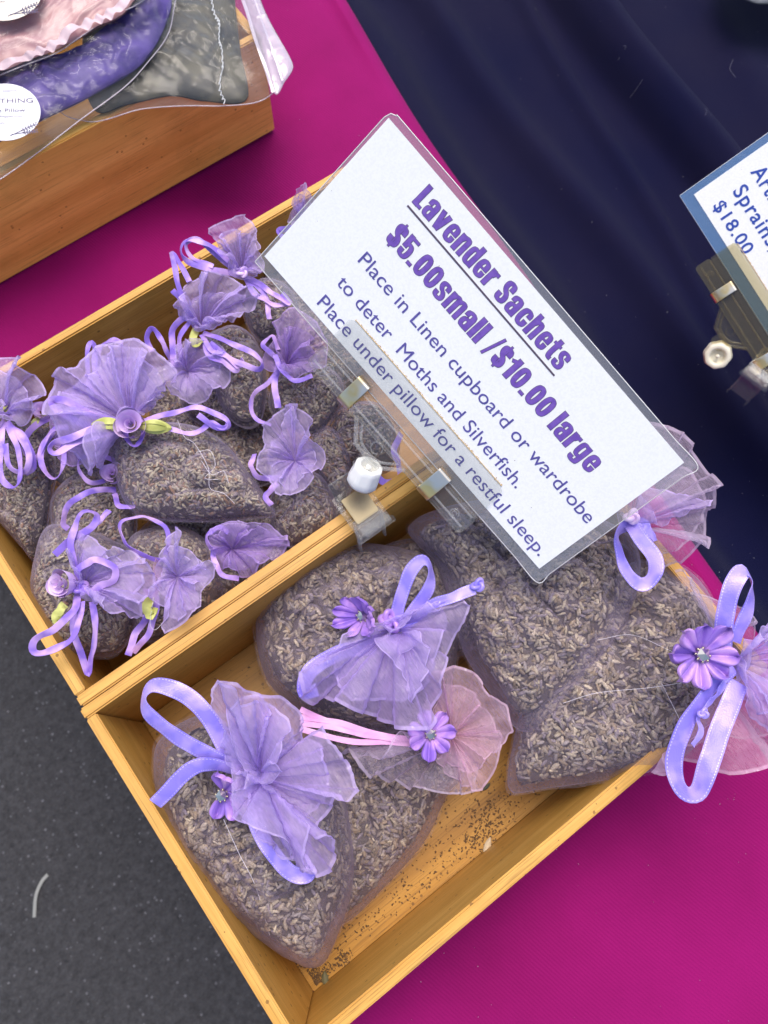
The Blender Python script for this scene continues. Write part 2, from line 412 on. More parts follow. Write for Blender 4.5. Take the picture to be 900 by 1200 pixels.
# ------------------------------------------------------------------ bamboo boxes
T = .0079
def box(label, x0, y0, x1, y1, H, mat, group, rot=0, seed=0, z0=.0006):
    r = thing('bamboo_box', label, 'box', (x0, y0, 0), group); off = (x0, y0, 0)
    board('end_board', (x0, y1 - T, z0), (x1, y1, H), mat, r, off, 0, .0012, seed=seed + 1)
    board('end_board', (x0, y0, z0), (x1, y0 + T, H), mat, r, off, 0, .0012, seed=seed + 2)
    board('side_board', (x0 + .0002, y0 + T + .0004, z0), (x0 + T, y1 - T - .0004, H - .0003), mat, r, off, 1, .0008, seed=seed + 3)
    board('side_board', (x1 - T, y0 + T + .0004, z0), (x1 - .0002, y1 - T - .0004, H - .0003), mat, r, off, 1, .0008, seed=seed + 4)
    board('floor_board', (x0 + T + .0003, y0 + T + .0003, z0 + .001), (x1 - T - .0003, y1 - T - .0003, .006), WOODF, r, off, 0, .0003, seed=seed + 5)
    r.rotation_euler.z = rot
    return r
H = .1201
G = 'open bamboo display boxes on the table'
boxB = box('open pale bamboo box holding the large sachets, its front corner bare floor', 0, -.25, .385, 0, H, WOOD, G, seed=1)
boxA = box('open pale bamboo box crowded with small rosebud sachets behind the divider', .0019, .0006, .425, .2495, H, WOOD, G, seed=9)
cr = box('orange brown bamboo box under the clear zip bags', .000, .412, .418, .66, .1104, WOODC, G, seed=21)

# ------------------------------------------------------------------ sachet builders
def spindle():
    k = 6; rings = [(0.0, .30), (.16, .78), (.45, 1.0), (.78, .82), (.95, .50)]
    V = []; F = []
    for t_, r_ in rings:
        for i in range(k):
            a_ = 2 * math.pi * i / k; rr = r_ * (1 if i % 2 else .88)
            V.append((t_ - .5, rr * math.cos(a_) * .5, rr * math.sin(a_) * .5))
    for j in range(len(rings) - 1):
        for i in range(k):
            a_, b_ = j * k + i, j * k + (i + 1) % k; F.append((a_, b_, b_ + k)); F.append((a_, b_ + k, a_ + k))
    n0 = len(V); V.append((-.5, 0, 0)); V.append((.38, 0, 0))
    for i in range(k):
        F.append((n0, (i + 1) % k, i)); j = (len(rings) - 1) * k; F.append((n0 + 1, j + i, j + (i + 1) % k))
    return np.array(V), np.array(F)
SPV, SPF = spindle()
PAL = np.array([(.36, .30, .25), (.28, .23, .19), (.44, .37, .30), (.20, .16, .13), (.33, .29, .29), (.50, .43, .33), (.30, .23, .16), (.24, .20, .24)])
PALSM = np.array([(.34, .29, .22), (.24, .18, .13), (.43, .38, .28), (.15, .11, .09), (.36, .32, .29), (.48, .43, .32), (.30, .18, .11), (.28, .23, .25), (.38, .33, .26)])

def buds(Pts, Nrm, length, pal):
    """many buds lying on a surface, turned at random"""
    n = len(Pts); g = rng
    L = length * np.where(g.uniform(size=n) < .25, g.uniform(.4, .75, n), g.uniform(.75, 1.25, n)); Wd = np.minimum(L * 1.1, length) * .43 * g.uniform(.75, 1.2, n)
    r = g.normal(size=(n, 3)); tn = r - (r * Nrm).sum(1)[:, None] * Nrm; tn /= np.linalg.norm(tn, axis=1)[:, None]
    tn = tn + Nrm * g.normal(0, .20, n)[:, None]; tn /= np.linalg.norm(tn, axis=1)[:, None]
    b2 = np.cross(Nrm, tn); b2 /= np.linalg.norm(b2, axis=1)[:, None]; n2 = np.cross(tn, b2)
    V = Pts[:, None, :] + SPV[None, :, 0:1] * L[:, None, None] * tn[:, None] + SPV[None, :, 1:2] * Wd[:, None, None] * b2[:, None] + SPV[None, :, 2:3] * Wd[:, None, None] * n2[:, None]
    k = len(SPV); F = (np.arange(n) * k)[:, None, None] + SPF[None]
    c = pal[g.integers(0, len(pal), n)] * g.uniform(.68, 1.18, (n, 1)) * np.array([1.0, .96, .90])
    return V.reshape(-1, 3), F.reshape(-1, 3), np.repeat(c, k, 0)

class Pillow:
    """closed cushion-like surface over an outline given as [(px,py)] with heights"""
    def __init__(s, outline, z, slope=(0, 0), top=.02, bot=.012, inset=0, seed=1, lump=.12, n=120, pw=2.2, flo=.008):
        o = np.array(outline, float); c = o.mean(0)
        zz = [z + slope[0] * (q[0] - c[0]) / 100 + slope[1] * (q[1] - c[1]) / 100 for q in o]
        W = np.array([P(q[0], q[1], h) for q, h in zip(o, zz)])
        C = catmull(W, n, True); cen = C.mean(0); d = C - cen
        if inset:
            L = np.linalg.norm(d, axis=1)[:, None]; d = d * np.maximum(.2, (L - inset) / L)
        s.C, s.cen, s.d, s.top, s.bot, s.pw, s.lump, s.n, s.flo = C, cen, d, top, bot, pw, lump, n, flo
        s.w = wob(seed, 7, 70); s.w2 = wob(seed + 50, 7, 200); s.w3 = wob(seed + 90, 4, 42); s.w4 = wob(seed + 95, 4, 60)
        gx = np.cross(d[n // 4], d[0]); s.up = gx / np.linalg.norm(gx); s.up = s.up if s.up[2] > 0 else -s.up
    def at(s, i, r, sgn=1):
        i = np.asarray(i) % s.n; i0 = np.floor(i).astype(int); f = (i - i0)[..., None]
        dd = s.d[i0 % s.n] * (1 - f) + s.d[(i0 + 1) % s.n] * f
        r = np.asarray(r); B = s.cen + dd * r[..., None]
        h = np.maximum(0, 1 - r ** s.pw) ** .55 * (s.top if sgn > 0 else -s.bot)
        h = h * (1 + s.lump * s.w(B) + s.lump * .55 * s.w2(B))
        cr_ = .15 * np.exp(-(s.w3(B) / .10) ** 2) + .12 * np.exp(-(s.w4(B) / .08) ** 2)
        h = h * (1 - cr_ * (1 - r ** 5))
        Q = B + s.up * h[..., None]
        Q[..., 2] = np.maximum(Q[..., 2], s.flo); return Q
    def normal(s, i, r, sgn=1):
        e1 = .6; a_ = s.at(i + e1, r, sgn) - s.at(i - e1, r, sgn); b_ = s.at(i, np.minimum(r + .02, .999), sgn) - s.at(i, np.maximum(r - .02, 0), sgn)
        n_ = np.cross(a_, b_); n_ /= np.linalg.norm(n_, axis=-1)[..., None] + 1e-12
        fl = np.sign((n_ * s.up).sum(-1) * sgn); fl[fl == 0] = 1
        return n_ * fl[..., None]

def add_pouch(root, outline, z, slope, top, bot, neck, seed, mat, inset, palette, bud, dens, flo=.008, crease=1.0, fill_out=None):
    off = np.array(root.location)
    # lavender filling
    f = Pillow(fill_out or outline, z, slope, top - .0016, bot - .001, inset, seed, .17, 100, 3.2, flo + .001)
    per = np.linalg.norm(np.diff(np.vstack([f.C, f.C[:1]]), axis=0), axis=1).sum(); area = per ** 2 / 4 / math.pi
    n = int(area / (bud * bud * .43) * dens)
    r = np.sqrt(rng.uniform(0, 1, n)) * .995; i = rng.uniform(0, f.n, n)
    Pt = f.at(i, r); Nn = f.normal(i, r)
    Pt = Pt - Nn * (bud * .22 * rng.uniform(.6, 2.6, n))[:, None]
    n2 = n // 3; r2 = np.sqrt(rng.uniform(.55, 1, n2)); i2 = rng.uniform(0, f.n, n2)
    Pb = f.at(i2, r2, -1); Nb = f.normal(i2, r2, -1); Pb -= Nb * bud * .25
    V1, F1, c1 = buds(np.vstack([Pt, Pb]), np.vstack([Nn, Nb]), bud, palette)
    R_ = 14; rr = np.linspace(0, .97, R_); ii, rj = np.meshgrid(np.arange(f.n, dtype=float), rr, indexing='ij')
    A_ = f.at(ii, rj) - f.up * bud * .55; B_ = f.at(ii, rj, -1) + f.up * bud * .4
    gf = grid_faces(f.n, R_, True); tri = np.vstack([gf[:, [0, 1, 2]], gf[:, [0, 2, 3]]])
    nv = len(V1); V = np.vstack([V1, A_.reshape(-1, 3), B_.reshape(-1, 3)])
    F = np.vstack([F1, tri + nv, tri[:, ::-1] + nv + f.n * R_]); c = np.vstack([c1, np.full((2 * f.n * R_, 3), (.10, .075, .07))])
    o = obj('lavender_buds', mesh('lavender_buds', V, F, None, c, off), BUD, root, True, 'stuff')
    # sheer pouch around it, creased towards the neck
    s = Pillow(outline, z, slope, top, bot, 0, seed, .17, 160, 2.9, flo)
    R_ = 40; ii, rj = np.meshgrid(np.arange(s.n, dtype=float), np.linspace(0, 1, R_), indexing='ij')
    K = np.asarray(neck, float); g = np.random.default_rng(seed + 3)
    Vs = []
    for sg in (1, -1):
        Q = s.at(ii, rj, sg); v = Q - K; dist = np.linalg.norm(v, axis=-1); ang = np.arctan2(v[..., 1], v[..., 0])
        am = .0030 * crease * np.exp(-dist / (.05 if crease < 1.3 else .075)) * np.minimum(1, dist / .01)
        fold = sum(np.sin(ang * k_ + g.uniform(0, 6.28)) for k_ in (9, 14, 23)) / 2.2
        wr = np.abs(s.w2(Q * 1.3)) * .0016 + s.w(Q * 4) * .0004
        Q = Q + s.up * ((np.abs(fold) * am + wr) * (1 if sg > 0 else .3) * (1 - rj ** 6))[..., None]
        # gathered to the neck
        pull = np.exp(-(dist / .010) ** 2)[..., None] * .7; Q = Q * (1 - pull) + K * pull
        Vs.append(Q.reshape(-1, 3))
    gf = grid_faces(s.n, R_, True); V = np.vstack(Vs); F = np.vstack([gf, gf[:, ::-1] + s.n * R_])
    obj('organza_pouch', mesh('organza_pouch', V, F, None, None, off), mat, root)
    # folded seam round the rim of the pouch
    rim = s.at(np.arange(s.n, dtype=float), np.ones(s.n)); out_ = s.d / np.linalg.norm(s.d, axis=1)[:, None]
    seam = np.stack([rim - out_ * .0008, rim + out_ * .0010 + s.up * .0003, rim + out_ * .0017 * (1 + .4 * s.w2(rim))[:, None]], 1).reshape(-1, 3)
    obj('seam', mesh('seam', seam, grid_faces(s.n, 3, True), None, None, off), mat, root)
    return s

def frill(root, K, bnd, mat=None, folds=9, amp=.004, seed=0, closed=True, layers=2, cup=.0, grow=1.0, name='frill'):
    """gathered ruff of organza: flutes that run from the knot K and open at a border of (px,py,z) points"""
    mat = mat or ORG_FRILL; off = np.array(root.location)
    K = P(*K); W0 = np.array([P(*q) for q in bnd]); g = np.random.default_rng(seed)
    m, mr = 22, 34
    for L in range(layers):
        W = W0.copy()
        if L:
            W = K + (W - K) * g.uniform(.60, .96, (len(W), 1)); W[:, 2] += g.uniform(-.004, .006, len(W))
            if closed: W = (W + np.roll(W, 1, 0)) / 2 if L == 1 else W
        k = len(W); ns = k if closed else k - 1; n = ns * m + (0 if closed else 1)
        # long stretches of border carry two flutes
        pr = lambda i: W[i % k] if closed else W[min(max(i, 0), k - 1)]
        C = np.zeros((n, 3)); arch = np.zeros(n); lean = np.zeros(n); wid = np.zeros(n)
        for q in range(n):
            s_, t_ = divmod(q, m); t_ /= m
            p0, p1, p2, p3 = pr(s_ - 1), pr(s_), pr(s_ + 1), pr(s_ + 2)
            cm = .5 * (2 * p1 + (p2 - p0) * t_ + (2 * p0 - 5 * p1 + 4 * p2 - p3) * t_ ** 2 + (3 * p1 - p0 - 3 * p2 + p3) * t_ ** 3)
            C[q] = (p1 * (1 - t_) + p2 * t_) * .82 + cm * .18
            sg_ = 1 if (s_ + L) % 2 == 0 else -.8; hsh = math.sin(s_ * 12.9898 + seed * 78.2 + L * 3.1) * .5 + .5
            arch[q] = sg_ * (math.sin(math.pi * t_) ** .8) * (.15 + 1.5 * hsh * hsh); lean[q] = math.sin(2 * math.pi * t_) * (.3 + hsh) * sg_
            wid[q] = min(np.linalg.norm(p2 - p1), .030)
        d = C - K; ln = np.linalg.norm(d, axis=1)[:, None]
        side = np.cross(d / ln, [0, 0, 1.0]); side /= np.linalg.norm(side, axis=1)[:, None] + 1e-9
        upv = np.cross(side, d / ln); s_ = np.arange(n) / n; ph = g.uniform(0, 6.28, 6); kf = 6 + folds // 2 + L * 2
        warp = 2 * math.pi * s_ + .35 * np.sin(4 * math.pi * s_ + ph[0]) + .2 * np.sin(10 * math.pi * s_ + ph[4])
        fine = 2 / math.pi * np.arcsin(.965 * np.sin(kf * warp + ph[3])) * (.7 + .5 * np.sin(6 * math.pi * s_ + ph[5]))
        f1 = wob(seed * 7 + L, 7, 130); f2 = wob(seed * 7 + L + 3, 7, 380)
        V = []
        for j in range(mr):
            v = j / (mr - 1); q = K + d * (v * grow)
            A_ = .40 * v ** .85; B_ = amp * .7 * math.sin(min(1, v * 2.2) * math.pi * .5) * math.exp(-2.0 * v) * 1.5
            q = q + upv * (wid * A_ * arch + B_ * fine)[:, None] + side * (wid * .20 * v * lean)[:, None] + np.array([0, 0, 1]) * cup * math.sin(v * math.pi * .85) + np.array([0, 0, -.0012 * L])
            q = q + upv * (v * (.0030 * f1(q) + .0007 * f2(q)))[:, None]
            q = q + side * (v * .0012 * f2(q * 1.7 + .3))[:, None]; V.append(q)
        V = np.stack(V, 1)
        uv = np.stack([np.repeat(s_[:, None], mr, 1), np.repeat(np.linspace(0, 1, mr)[None], n, 0)], -1)
        obj(name, mesh(name, V.reshape(-1, 3), grid_faces(n, mr, closed), uv.reshape(-1, 2), None, off), mat, root)

def ribbon(root, path, w, tw=None, mat=None, name='ribbon', thick=.0004, samples=None, curl=.035):
    """satin ribbon along (px,py,z) points; tw is the turn of its face in degrees at each point"""
    mat = mat or SATIN; off = np.array(root.location); w = w * (.84 if mat is SATIN else .94)
    k = len(path); tw = tw if tw is not None else [20] * k
    if len(tw) != k: tw = list(np.interp(np.linspace(0, 1, k), np.linspace(0, 1, len(tw)), tw))
    W = np.array([[*P(*q), math.radians(a_)] for q, a_ in zip(path, tw)])
    n = samples or max(26, 9 * k); C = catmull(W, n); X, A = C[:, :3], C[:, 3]
    gr = np.random.default_rng(int(abs(path[0][0] * 31 + path[-1][1] * 7 + k))); uu = np.linspace(0, 1, n); pp = gr.uniform(0, 6.28, 4)
    ws = .35 if w > .008 else 1.0
    A = A + ws * .22 * np.sin(uu * k * 2.1 + pp[0]) + ws * .14 * np.sin(uu * k * 5.3 + pp[1])
    X = X + np.stack([np.sin(uu * k * 3.1 + pp[2]), np.sin(uu * k * 3.7 + pp[3]), np.sin(uu * k * 2.9 + pp[1])], 1) * .0005 * ws * np.sin(uu * math.pi)[:, None]
    Tn = np.gradient(X, axis=0); Tn /= np.linalg.norm(Tn, axis=1)[:, None]
    view = CAM - X; view /= np.linalg.norm(view, axis=1)[:, None]
    s0 = np.cross(Tn, np.array([0, 0, 1.0]) * .75 + np.array([-.1, -.1, 0])); 
    nrm0 = np.linalg.norm(s0, axis=1)[:, None]; s0 = s0 / (nrm0 + 1e-9); u0 = np.cross(s0, Tn)
    sd_ = s0 * np.cos(A)[:, None] + u0 * np.sin(A)[:, None]; nn = np.cross(sd_, Tn)
    acr = np.linspace(-.5, .5, 6); rows = []
    for a_ in acr: rows.append(X + sd_ * w * a_ + nn * (w * curl * (1 - 4 * a_ * a_)))
    for a_ in acr[::-1]: rows.append(X + sd_ * w * a_ + nn * (w * curl * (1 - 4 * a_ * a_) - thick))
    V = np.stack(rows, 1); mm = V.shape[1]
    gf = grid_faces(n, mm).reshape(n - 1, mm - 1, 4); F = np.delete(gf, 5, 1).reshape(-1, 4).tolist(); base = n * mm
    sideV = np.stack([V[:, 0], V[:, -1], V[:, 5], V[:, 6]], 1)
    for i in range(n - 1):
        k0, k1 = base + i * 4, base + (i + 1) * 4
        F.append((k0 + 1, k1 + 1, k1, k0)); F.append((k0 + 2, k1 + 2, k1 + 3, k0 + 3))
    L = np.r_[0, np.cumsum(np.linalg.norm(np.diff(X, axis=0), axis=1))]
    uy = np.r_[acr + .5, acr[::-1] + .5]; uv = np.stack([np.repeat(L[:, None], mm, 1), np.repeat(uy[None], n, 0)], -1)
    uvs = np.stack([np.repeat(L[:, None], 4, 1), np.repeat(np.array([[0, 0, 1, 1.]]), n, 0)], -1)
    return obj(name, mesh(name, np.vstack([V.reshape(-1, 3), sideV.reshape(-1, 3)]), F, np.vstack([uv.reshape(-1, 2), uvs.reshape(-1, 2)]), None, off), mat, root)

def cord(root, pts, rad, mat, name='thread', off=None, world=False, n=40, sides=6, kind=None):
    off = np.array(root.location) if root is not None else np.zeros(3)
    W = np.array(pts, float) if world else np.array([P(*q) for q in pts]); X = catmull(W, n)
    Tn = np.gradient(X, axis=0); Tn /= np.linalg.norm(Tn, axis=1)[:, None]
    a0 = np.cross(Tn, [.3, .2, 1.0]); a0 /= np.linalg.norm(a0, axis=1)[:, None]; b0 = np.cross(Tn, a0)
    V = np.stack([X + rad * (math.cos(q) * a0 + math.sin(q) * b0) for q in np.linspace(0, 2 * math.pi, sides, endpoint=False)], 1)
    V = np.concatenate([V, V[:, :1]], 1)
    return obj(name, mesh(name, V.reshape(-1, 3), grid_faces(n, sides + 1), None, None, off), mat, root, kind=kind)

def knot(root, c, r, mat=None, name='knot', sq=(1.3, 1, .8)):
    """small tight knot: a flattened trefoil of ribbon"""
    C = P(*c); pts = []
    for i in range(37):
        th = 2 * math.pi * i / 36
        pts.append(C + np.array([(math.sin(th) + 2 * math.sin(2 * th)) * r * .27 * sq[0], (math.cos(th) - 2 * math.cos(2 * th)) * r * .27 * sq[1], -math.sin(3 * th) * r * .38 * sq[2] + r * .2]))
    return cord(root, pts, r * .33, mat or SATIN, name, world=True, n=90, sides=9)

def frame(up, ang):
    up = np.array(up, float); up /= np.linalg.norm(up); x = np.array([math.cos(ang), math.sin(ang), 0]); x = x - up * (x @ up); x /= np.linalg.norm(x)
    return x, np.cross(up, x), up

def rosebud(root, c, r, up=(0, 0, 1), ang=0, leaves=((180, 1.0), (0, 1.0))):
    """rolled satin rosebud with looped ribbon leaves"""
    off = np.array(root.location); C = P(*c); X, Y, Z = frame(up, ang); g = np.random.default_rng(int(c[0] * 3 + c[1]))
    def loc(q): q = np.asarray(q); return C + q[..., 0:1] * X + q[..., 1:2] * Y + q[..., 2:3] * Z
    n, mr = 120, 7; V = []
    for i in range(n):
        th = i / (n - 1) * 2 * math.pi * 2.6; f = i / (n - 1); rad = r * (.10 + .78 * f) * (1 + .10 * math.sin(th * 1.5))
        for j in range(mr):
            v = j / (mr - 1); rr = rad * (.58 + .50 * v + .10 * v ** 3); zz = r * (.75 * v - .25) + r * .55 * (1 - f) + r * .10 * math.sin(th * 1.7 + 1) * v
            V.append((rr * math.cos(th), rr * math.sin(th), zz))
    V = np.array(V); uv = np.stack([V[:, 0] * 3, V[:, 1]], 1)
    rb = obj('rosebud', mesh('rosebud', loc(V), grid_faces(n, mr), uv, None, off), ROSE, root)
    # outer wrapping petals
    for q in range(3):
        a0 = q * 2.1 + .4; V = []; n1, m1 = 16, 7
        for i in range(n1):
            th = a0 + (i / (n1 - 1)) * 2.5; e_ = math.sin(i / (n1 - 1) * math.pi)
            for j in range(m1):
                v = j / (m1 - 1); rr = r * (.80 + .30 * v * e_ + .10 * q / 3); zz = r * (-.45 + (.75 + .35 * e_) * v)
                V.append((rr * math.cos(th), rr * math.sin(th), zz))
        V = np.array(V); obj('petal', mesh('petal', loc(V), grid_faces(n1, m1), np.stack([V[:, 0] * 3, V[:, 1]], 1), None, off), ROSE, rb)
    for la, ls in leaves:
        th = math.radians(la); n1, m1 = 18, 9; V = []
        L_ = r * 2.0 * ls
        for lay in (0, 1):
            for i in range(n1):
                t_ = i / (n1 - 1); w_ = r * .52 * (math.sin(math.pi * (t_ * .93 + .04)) ** .75) * (1 - .25 * lay)
                for j in range(m1):
                    v = j / (m1 - 1) * 2 - 1; gap = .16 * math.sin(math.pi * t_) * lay
                    vv = v if not lay else math.copysign(gap + abs(v) * (1 - gap), v if v else 1)
                    V.append((r * .55 + L_ * t_ * (1 - .1 * lay), w_ * vv, r * (.02 + .30 * math.sin(math.pi * t_) * (.3 + lay) - .12 * abs(v) * (1 - lay * .5) - .15 * t_)))
        V = np.array(V); ca, sa = math.cos(th), math.sin(th); V = np.stack([V[:, 0] * ca - V[:, 1] * sa, V[:, 0] * sa + V[:, 1] * ca, V[:, 2]], 1)
        gf = grid_faces(n1, m1); top = np.array([f_ for f_ in (gf + n1 * m1).tolist() if (f_[0] - n1 * m1) % m1 != m1 // 2 and True])
        obj('leaf', mesh('leaf', loc(V), np.vstack([gf, top]), np.stack([V[:, 0], V[:, 1]], 1), None, off), LEAF, root)

def gem(parent, C, r, off):
    bm = bmesh.new(); bmesh.ops.create_icosphere(bm, subdivisions=1, radius=r)
    for v in bm.verts: v.co = Vector((v.co.x, v.co.y, v.co.z * .75)) + Vector(C - off)
    me = bpy.data.meshes.new('gem'); bm.to_mesh(me); bm.free(); obj('gem', me, GEM, parent, smooth=False)
    bm = bmesh.new()
    for k in range(8):
        a_ = k * math.pi / 4; q = bmesh.ops.create_icosphere(bm, subdivisions=1, radius=r * .22)
        for v in q['verts']: v.co += Vector((math.cos(a_) * r * .92, math.sin(a_) * r * .92, -.0002)) + Vector(C - off)
    me = bpy.data.meshes.new('gem_setting'); bm.to_mesh(me); bm.free(); obj('gem_setting', me, SILVER, parent)

def flower(root, c, r, up=(0, 0, 1), ang=0, n_pet=7, squash=1.0, only=None, scale=None, cupz=.25):
    """folded satin flower: teardrop petals with a crease, and a set gem"""
    off = np.array(root.location); C = P(*c); X, Y, Z = frame(up, ang)
    bm = bmesh.new(); bmesh.ops.create_icosphere(bm, subdivisions=2, radius=r * .2)
    for v in bm.verts: v.co = Vector(C - off + np.array(v.co) * np.array([1, 1, .5]) - Z * .0008)
    me = bpy.data.meshes.new('flower'); bm.to_mesh(me); bm.free(); fl = obj('flower', me, PETAL, root)
    g = np.random.default_rng(int(c[0])); tz = g.uniform(-.18, .22, n_pet); tw_ = g.normal(0, 1.3, n_pet)
    for k in range(n_pet):
        if only is not None and k not in only: continue
        a0 = 2 * math.pi * k / n_pet + g.uniform(-.10, .10); L_ = r * g.uniform(.84, 1.08) * (scale[k] if scale else 1)
        ni, nj = 16, 19; V = []
        for i in range(ni):
            u = i / (ni - 1); hw = r * .40 * (u ** .75) * math.sqrt(max(0, 1 - max(0, (u - .62) / .38) ** 2.2)) if u < 1 else 0
            hw = max(hw, r * .012)
            for j in range(nj):
                v = j / (nj - 1) * 2 - 1
                zz = r * (cupz * u + .30 * u * (1 - u * .3) * (abs(v) ** .8) * math.sin(min(1, abs(v) * 1.0) * math.pi * .82) * 1.2 - .16 * u * (abs(v) > .96) - .16 * u * math.exp(-(v / .16) ** 2))
                zz += r * (.12 * u * u * (1 - abs(v)) + tz[k] * u + .10 * u * v * tw_[k])
                rad = L_ * u * (1 + .10 * (1 - abs(v)) ** 2 * u ** 3)
                V.append((rad * math.cos(a0) - hw * v * math.sin(a0), (rad * math.sin(a0) + hw * v * math.cos(a0)) * squash, zz))
        V = np.array(V); W = C + V[:, 0:1] * X + V[:, 1:2] * Y + V[:, 2:3] * Z
        uv = np.stack([np.repeat(np.linspace(0, 1, ni), nj) * .05, np.tile(np.linspace(0, 1, nj), ni)], 1)
        obj('petal', mesh('petal', W, grid_faces(ni, nj), uv, None, off), PETAL, fl)
    gem(fl, C + Z * r * .22, r * .23, off)
    return fl

def hairs(root, pts_list, r=.00012):
    r = min(r * .8, .00016)
    for p_ in pts_list: cord(root, p_, r, THREAD, 'loose_thread', n=30, sides=4)

def sachet(label, group, base, outline, z, slope, top, bot, neck, seed, small=None, mat=None, inset=None, flo=.008, dens=None, fill_out=None, crease=1.0):
    small = group == GS if small is None else small
    bp = P(*base); r = thing('lavender_sachet', label, 'sachet', (bp[0], bp[1], bp[2]), group)
    add_pouch(r, outline, z, slope, top, bot, P(*neck), seed, mat or ORG_BODY, inset if inset is not None else (.0022 if small else .004),
              PALSM if small else PAL, .0050 if small else .0065, dens or 2.4, flo, crease, fill_out)
    return r

# ------------------------------------------------------------------ small sachets in the back box
GS = 'small rosebud lavender sachets in the back box'
GL = 'large flowered lavender sachets in the front box'

# the big-fronted small sachet with the pink rosebud
r = sachet('lavender sachet on its side, uppermost of the pile, lilac rosebud between two green leaves', GS, (215, 555, .06),
           [(127, 508), (165, 500), (198, 497), (235, 503), (266, 522), (290, 552), (322, 600), (300, 607), (250, 611), (200, 610), (160, 603), (142, 580), (132, 545)],
           .108, (0, -1 * .002), .024, .02, (155, 499, .128), 3, flo=.03)
KN = (154, 497, .132)
frill(r, KN, [(132, 508, .128), (104, 558, .120), (80, 530, .124), (58, 470, .13), (62, 442, .134), (92, 432, .14), (112, 408, .142), (132, 404, .146), (158, 399, .148), (182, 412, .15), (208, 436, .142), (196, 462, .136), (172, 482, .132)], folds=9, amp=.0042, seed=5, layers=3, cup=.010)
ribbon(r, [(152, 497, .134), (118, 490, .142), (80, 472, .146), (60, 468, .144), (72, 484, .141), (108, 500, .139), (150, 500, .135)], .0062, [10, 15, 10, 60, 20, 10, 20])
ribbon(r, [(150, 500, .135), (120, 500, .142), (85, 512, .143), (60, 522, .140), (66, 530, .139), (100, 514, .139), (148, 502, .135)], .0062, [10, 15, 10, 70, 20, 10, 20])
ribbon(r, [(160, 496, .136), (200, 484, .144), (236, 478, .146), (262, 490, .142), (268, 500, .141), (252, 500, .142), (232, 486, .144)], .0048, [10, 15, 10, 30, 60, 20, 10])
ribbon(r, [(162, 498, .136), (196, 502, .139), (226, 508, .137), (246, 496, .141), (262, 502, .141), (266, 494, .142)], .0048, [25, 30, 20, 10, 30, 50])
ribbon(r, [(146, 503, .136), (152, 520, .139), (164, 518, .140), (168, 504, .137)], .0046, [20, 60, 40, 20])
rosebud(r, (153, 498, .145), .0100, (-.05, -.25, 1), -.60, ((178, 1.05), (-4, 1.1)))
hairs(r, [[(208, 492, .138), (216, 512, .139), (228, 520, .138), (244, 548, .139), (246, 572, .136), (262, 578, .135), (275, 590, .13)],
          [(230, 530, .138), (246, 528, .139), (252, 546, .138), (240, 560, .137), (255, 562, .137)], [(236, 540, .138), (248, 556, .139), (262, 552, .137), (268, 566, .136)]], .00016)

r = sachet('small lavender sachet at the left edge, pointed corner downwards, ribbons hanging over it', GS, (20, 560, .04),
           [(-30, 495), (5, 488), (45, 498), (64, 540), (58, 600), (44, 656), (30, 645), (0, 610), (-35, 560)], .088, (0, -.012), .022, .018, (8, 492, .12), 8, flo=.02)
frill(r, (6, 488, .122), [(-30, 470, .13), (-18, 425, .138), (22, 419, .142), (38, 440, .138), (50, 466, .134), (44, 484, .130), (20, 496, .127)], folds=5, amp=.004, seed=9, layers=2, cup=.008)
ribbon(r, [(4, 494, .126), (0, 530, .126), (2, 560, .122), (16, 572, .12), (24, 555, .124), (20, 525, .127), (8, 496, .126)], .0052, [15, 20, 10, 70, 20, 10, 15])
ribbon(r, [(8, 494, .126), (34, 530, .126), (30, 552, .123), (12, 548, .123), (6, 520, .127)], .0052, [15, 20, 60, 20, 10])
ribbon(r, [(8, 496, .126), (30, 515, .125), (40, 545, .12), (30, 556, .118)], .0050, [15, 30, 50, 60])
rosebud(r, (-8, 494, .126), .0080, (-.1, 0, 1), .2, ((10, 1.2),))

r = sachet('small lavender sachet sunk behind the rosebud sachet, mostly ribbon loops and a leaf showing', GS, (85, 520, .04),
           [(48, 490), (90, 478), (130, 486), (146, 530), (128, 566), (90, 574), (56, 558)], .078, (0, 0), .018, .016, (72, 488, .10), 14)
ribbon(r, [(60, 488, .108), (34, 505, .117), (30, 530, .116), (44, 534, .115), (60, 505, .118), (80, 500, .116)], .0056, [20, 40, 60, 30, 20, 20])
ribbon(r, [(62, 505, .112), (48, 530, .116), (52, 552, .113), (64, 560, .112), (74, 545, .114), (74, 515, .112)], .0050, [20, 30, 50, 60, 30, 20])
ribbon(r, [(108, 470, .112), (102, 430, .128), (105, 404, .134), (110, 404, .133), (112, 440, .128)], .0050, [20, 20, 10, 70, 20])
ribbon(r, [(112, 440, .118), (118, 408, .130), (132, 398, .133), (144, 402, .130)], .0050, [20, 30, 20, 40])
frill(r, (74, 500, .108), [(60, 470, .118), (84, 462, .120), (104, 480, .118), (100, 540, .112), (84, 548, .112), (60, 520, .110)], folds=6, amp=.003, seed=15, mat=ORG_DARKER)
rosebud(r, (50, 482, .112), .0068, (0, 0, 1), .4, ((190, 1.1),))

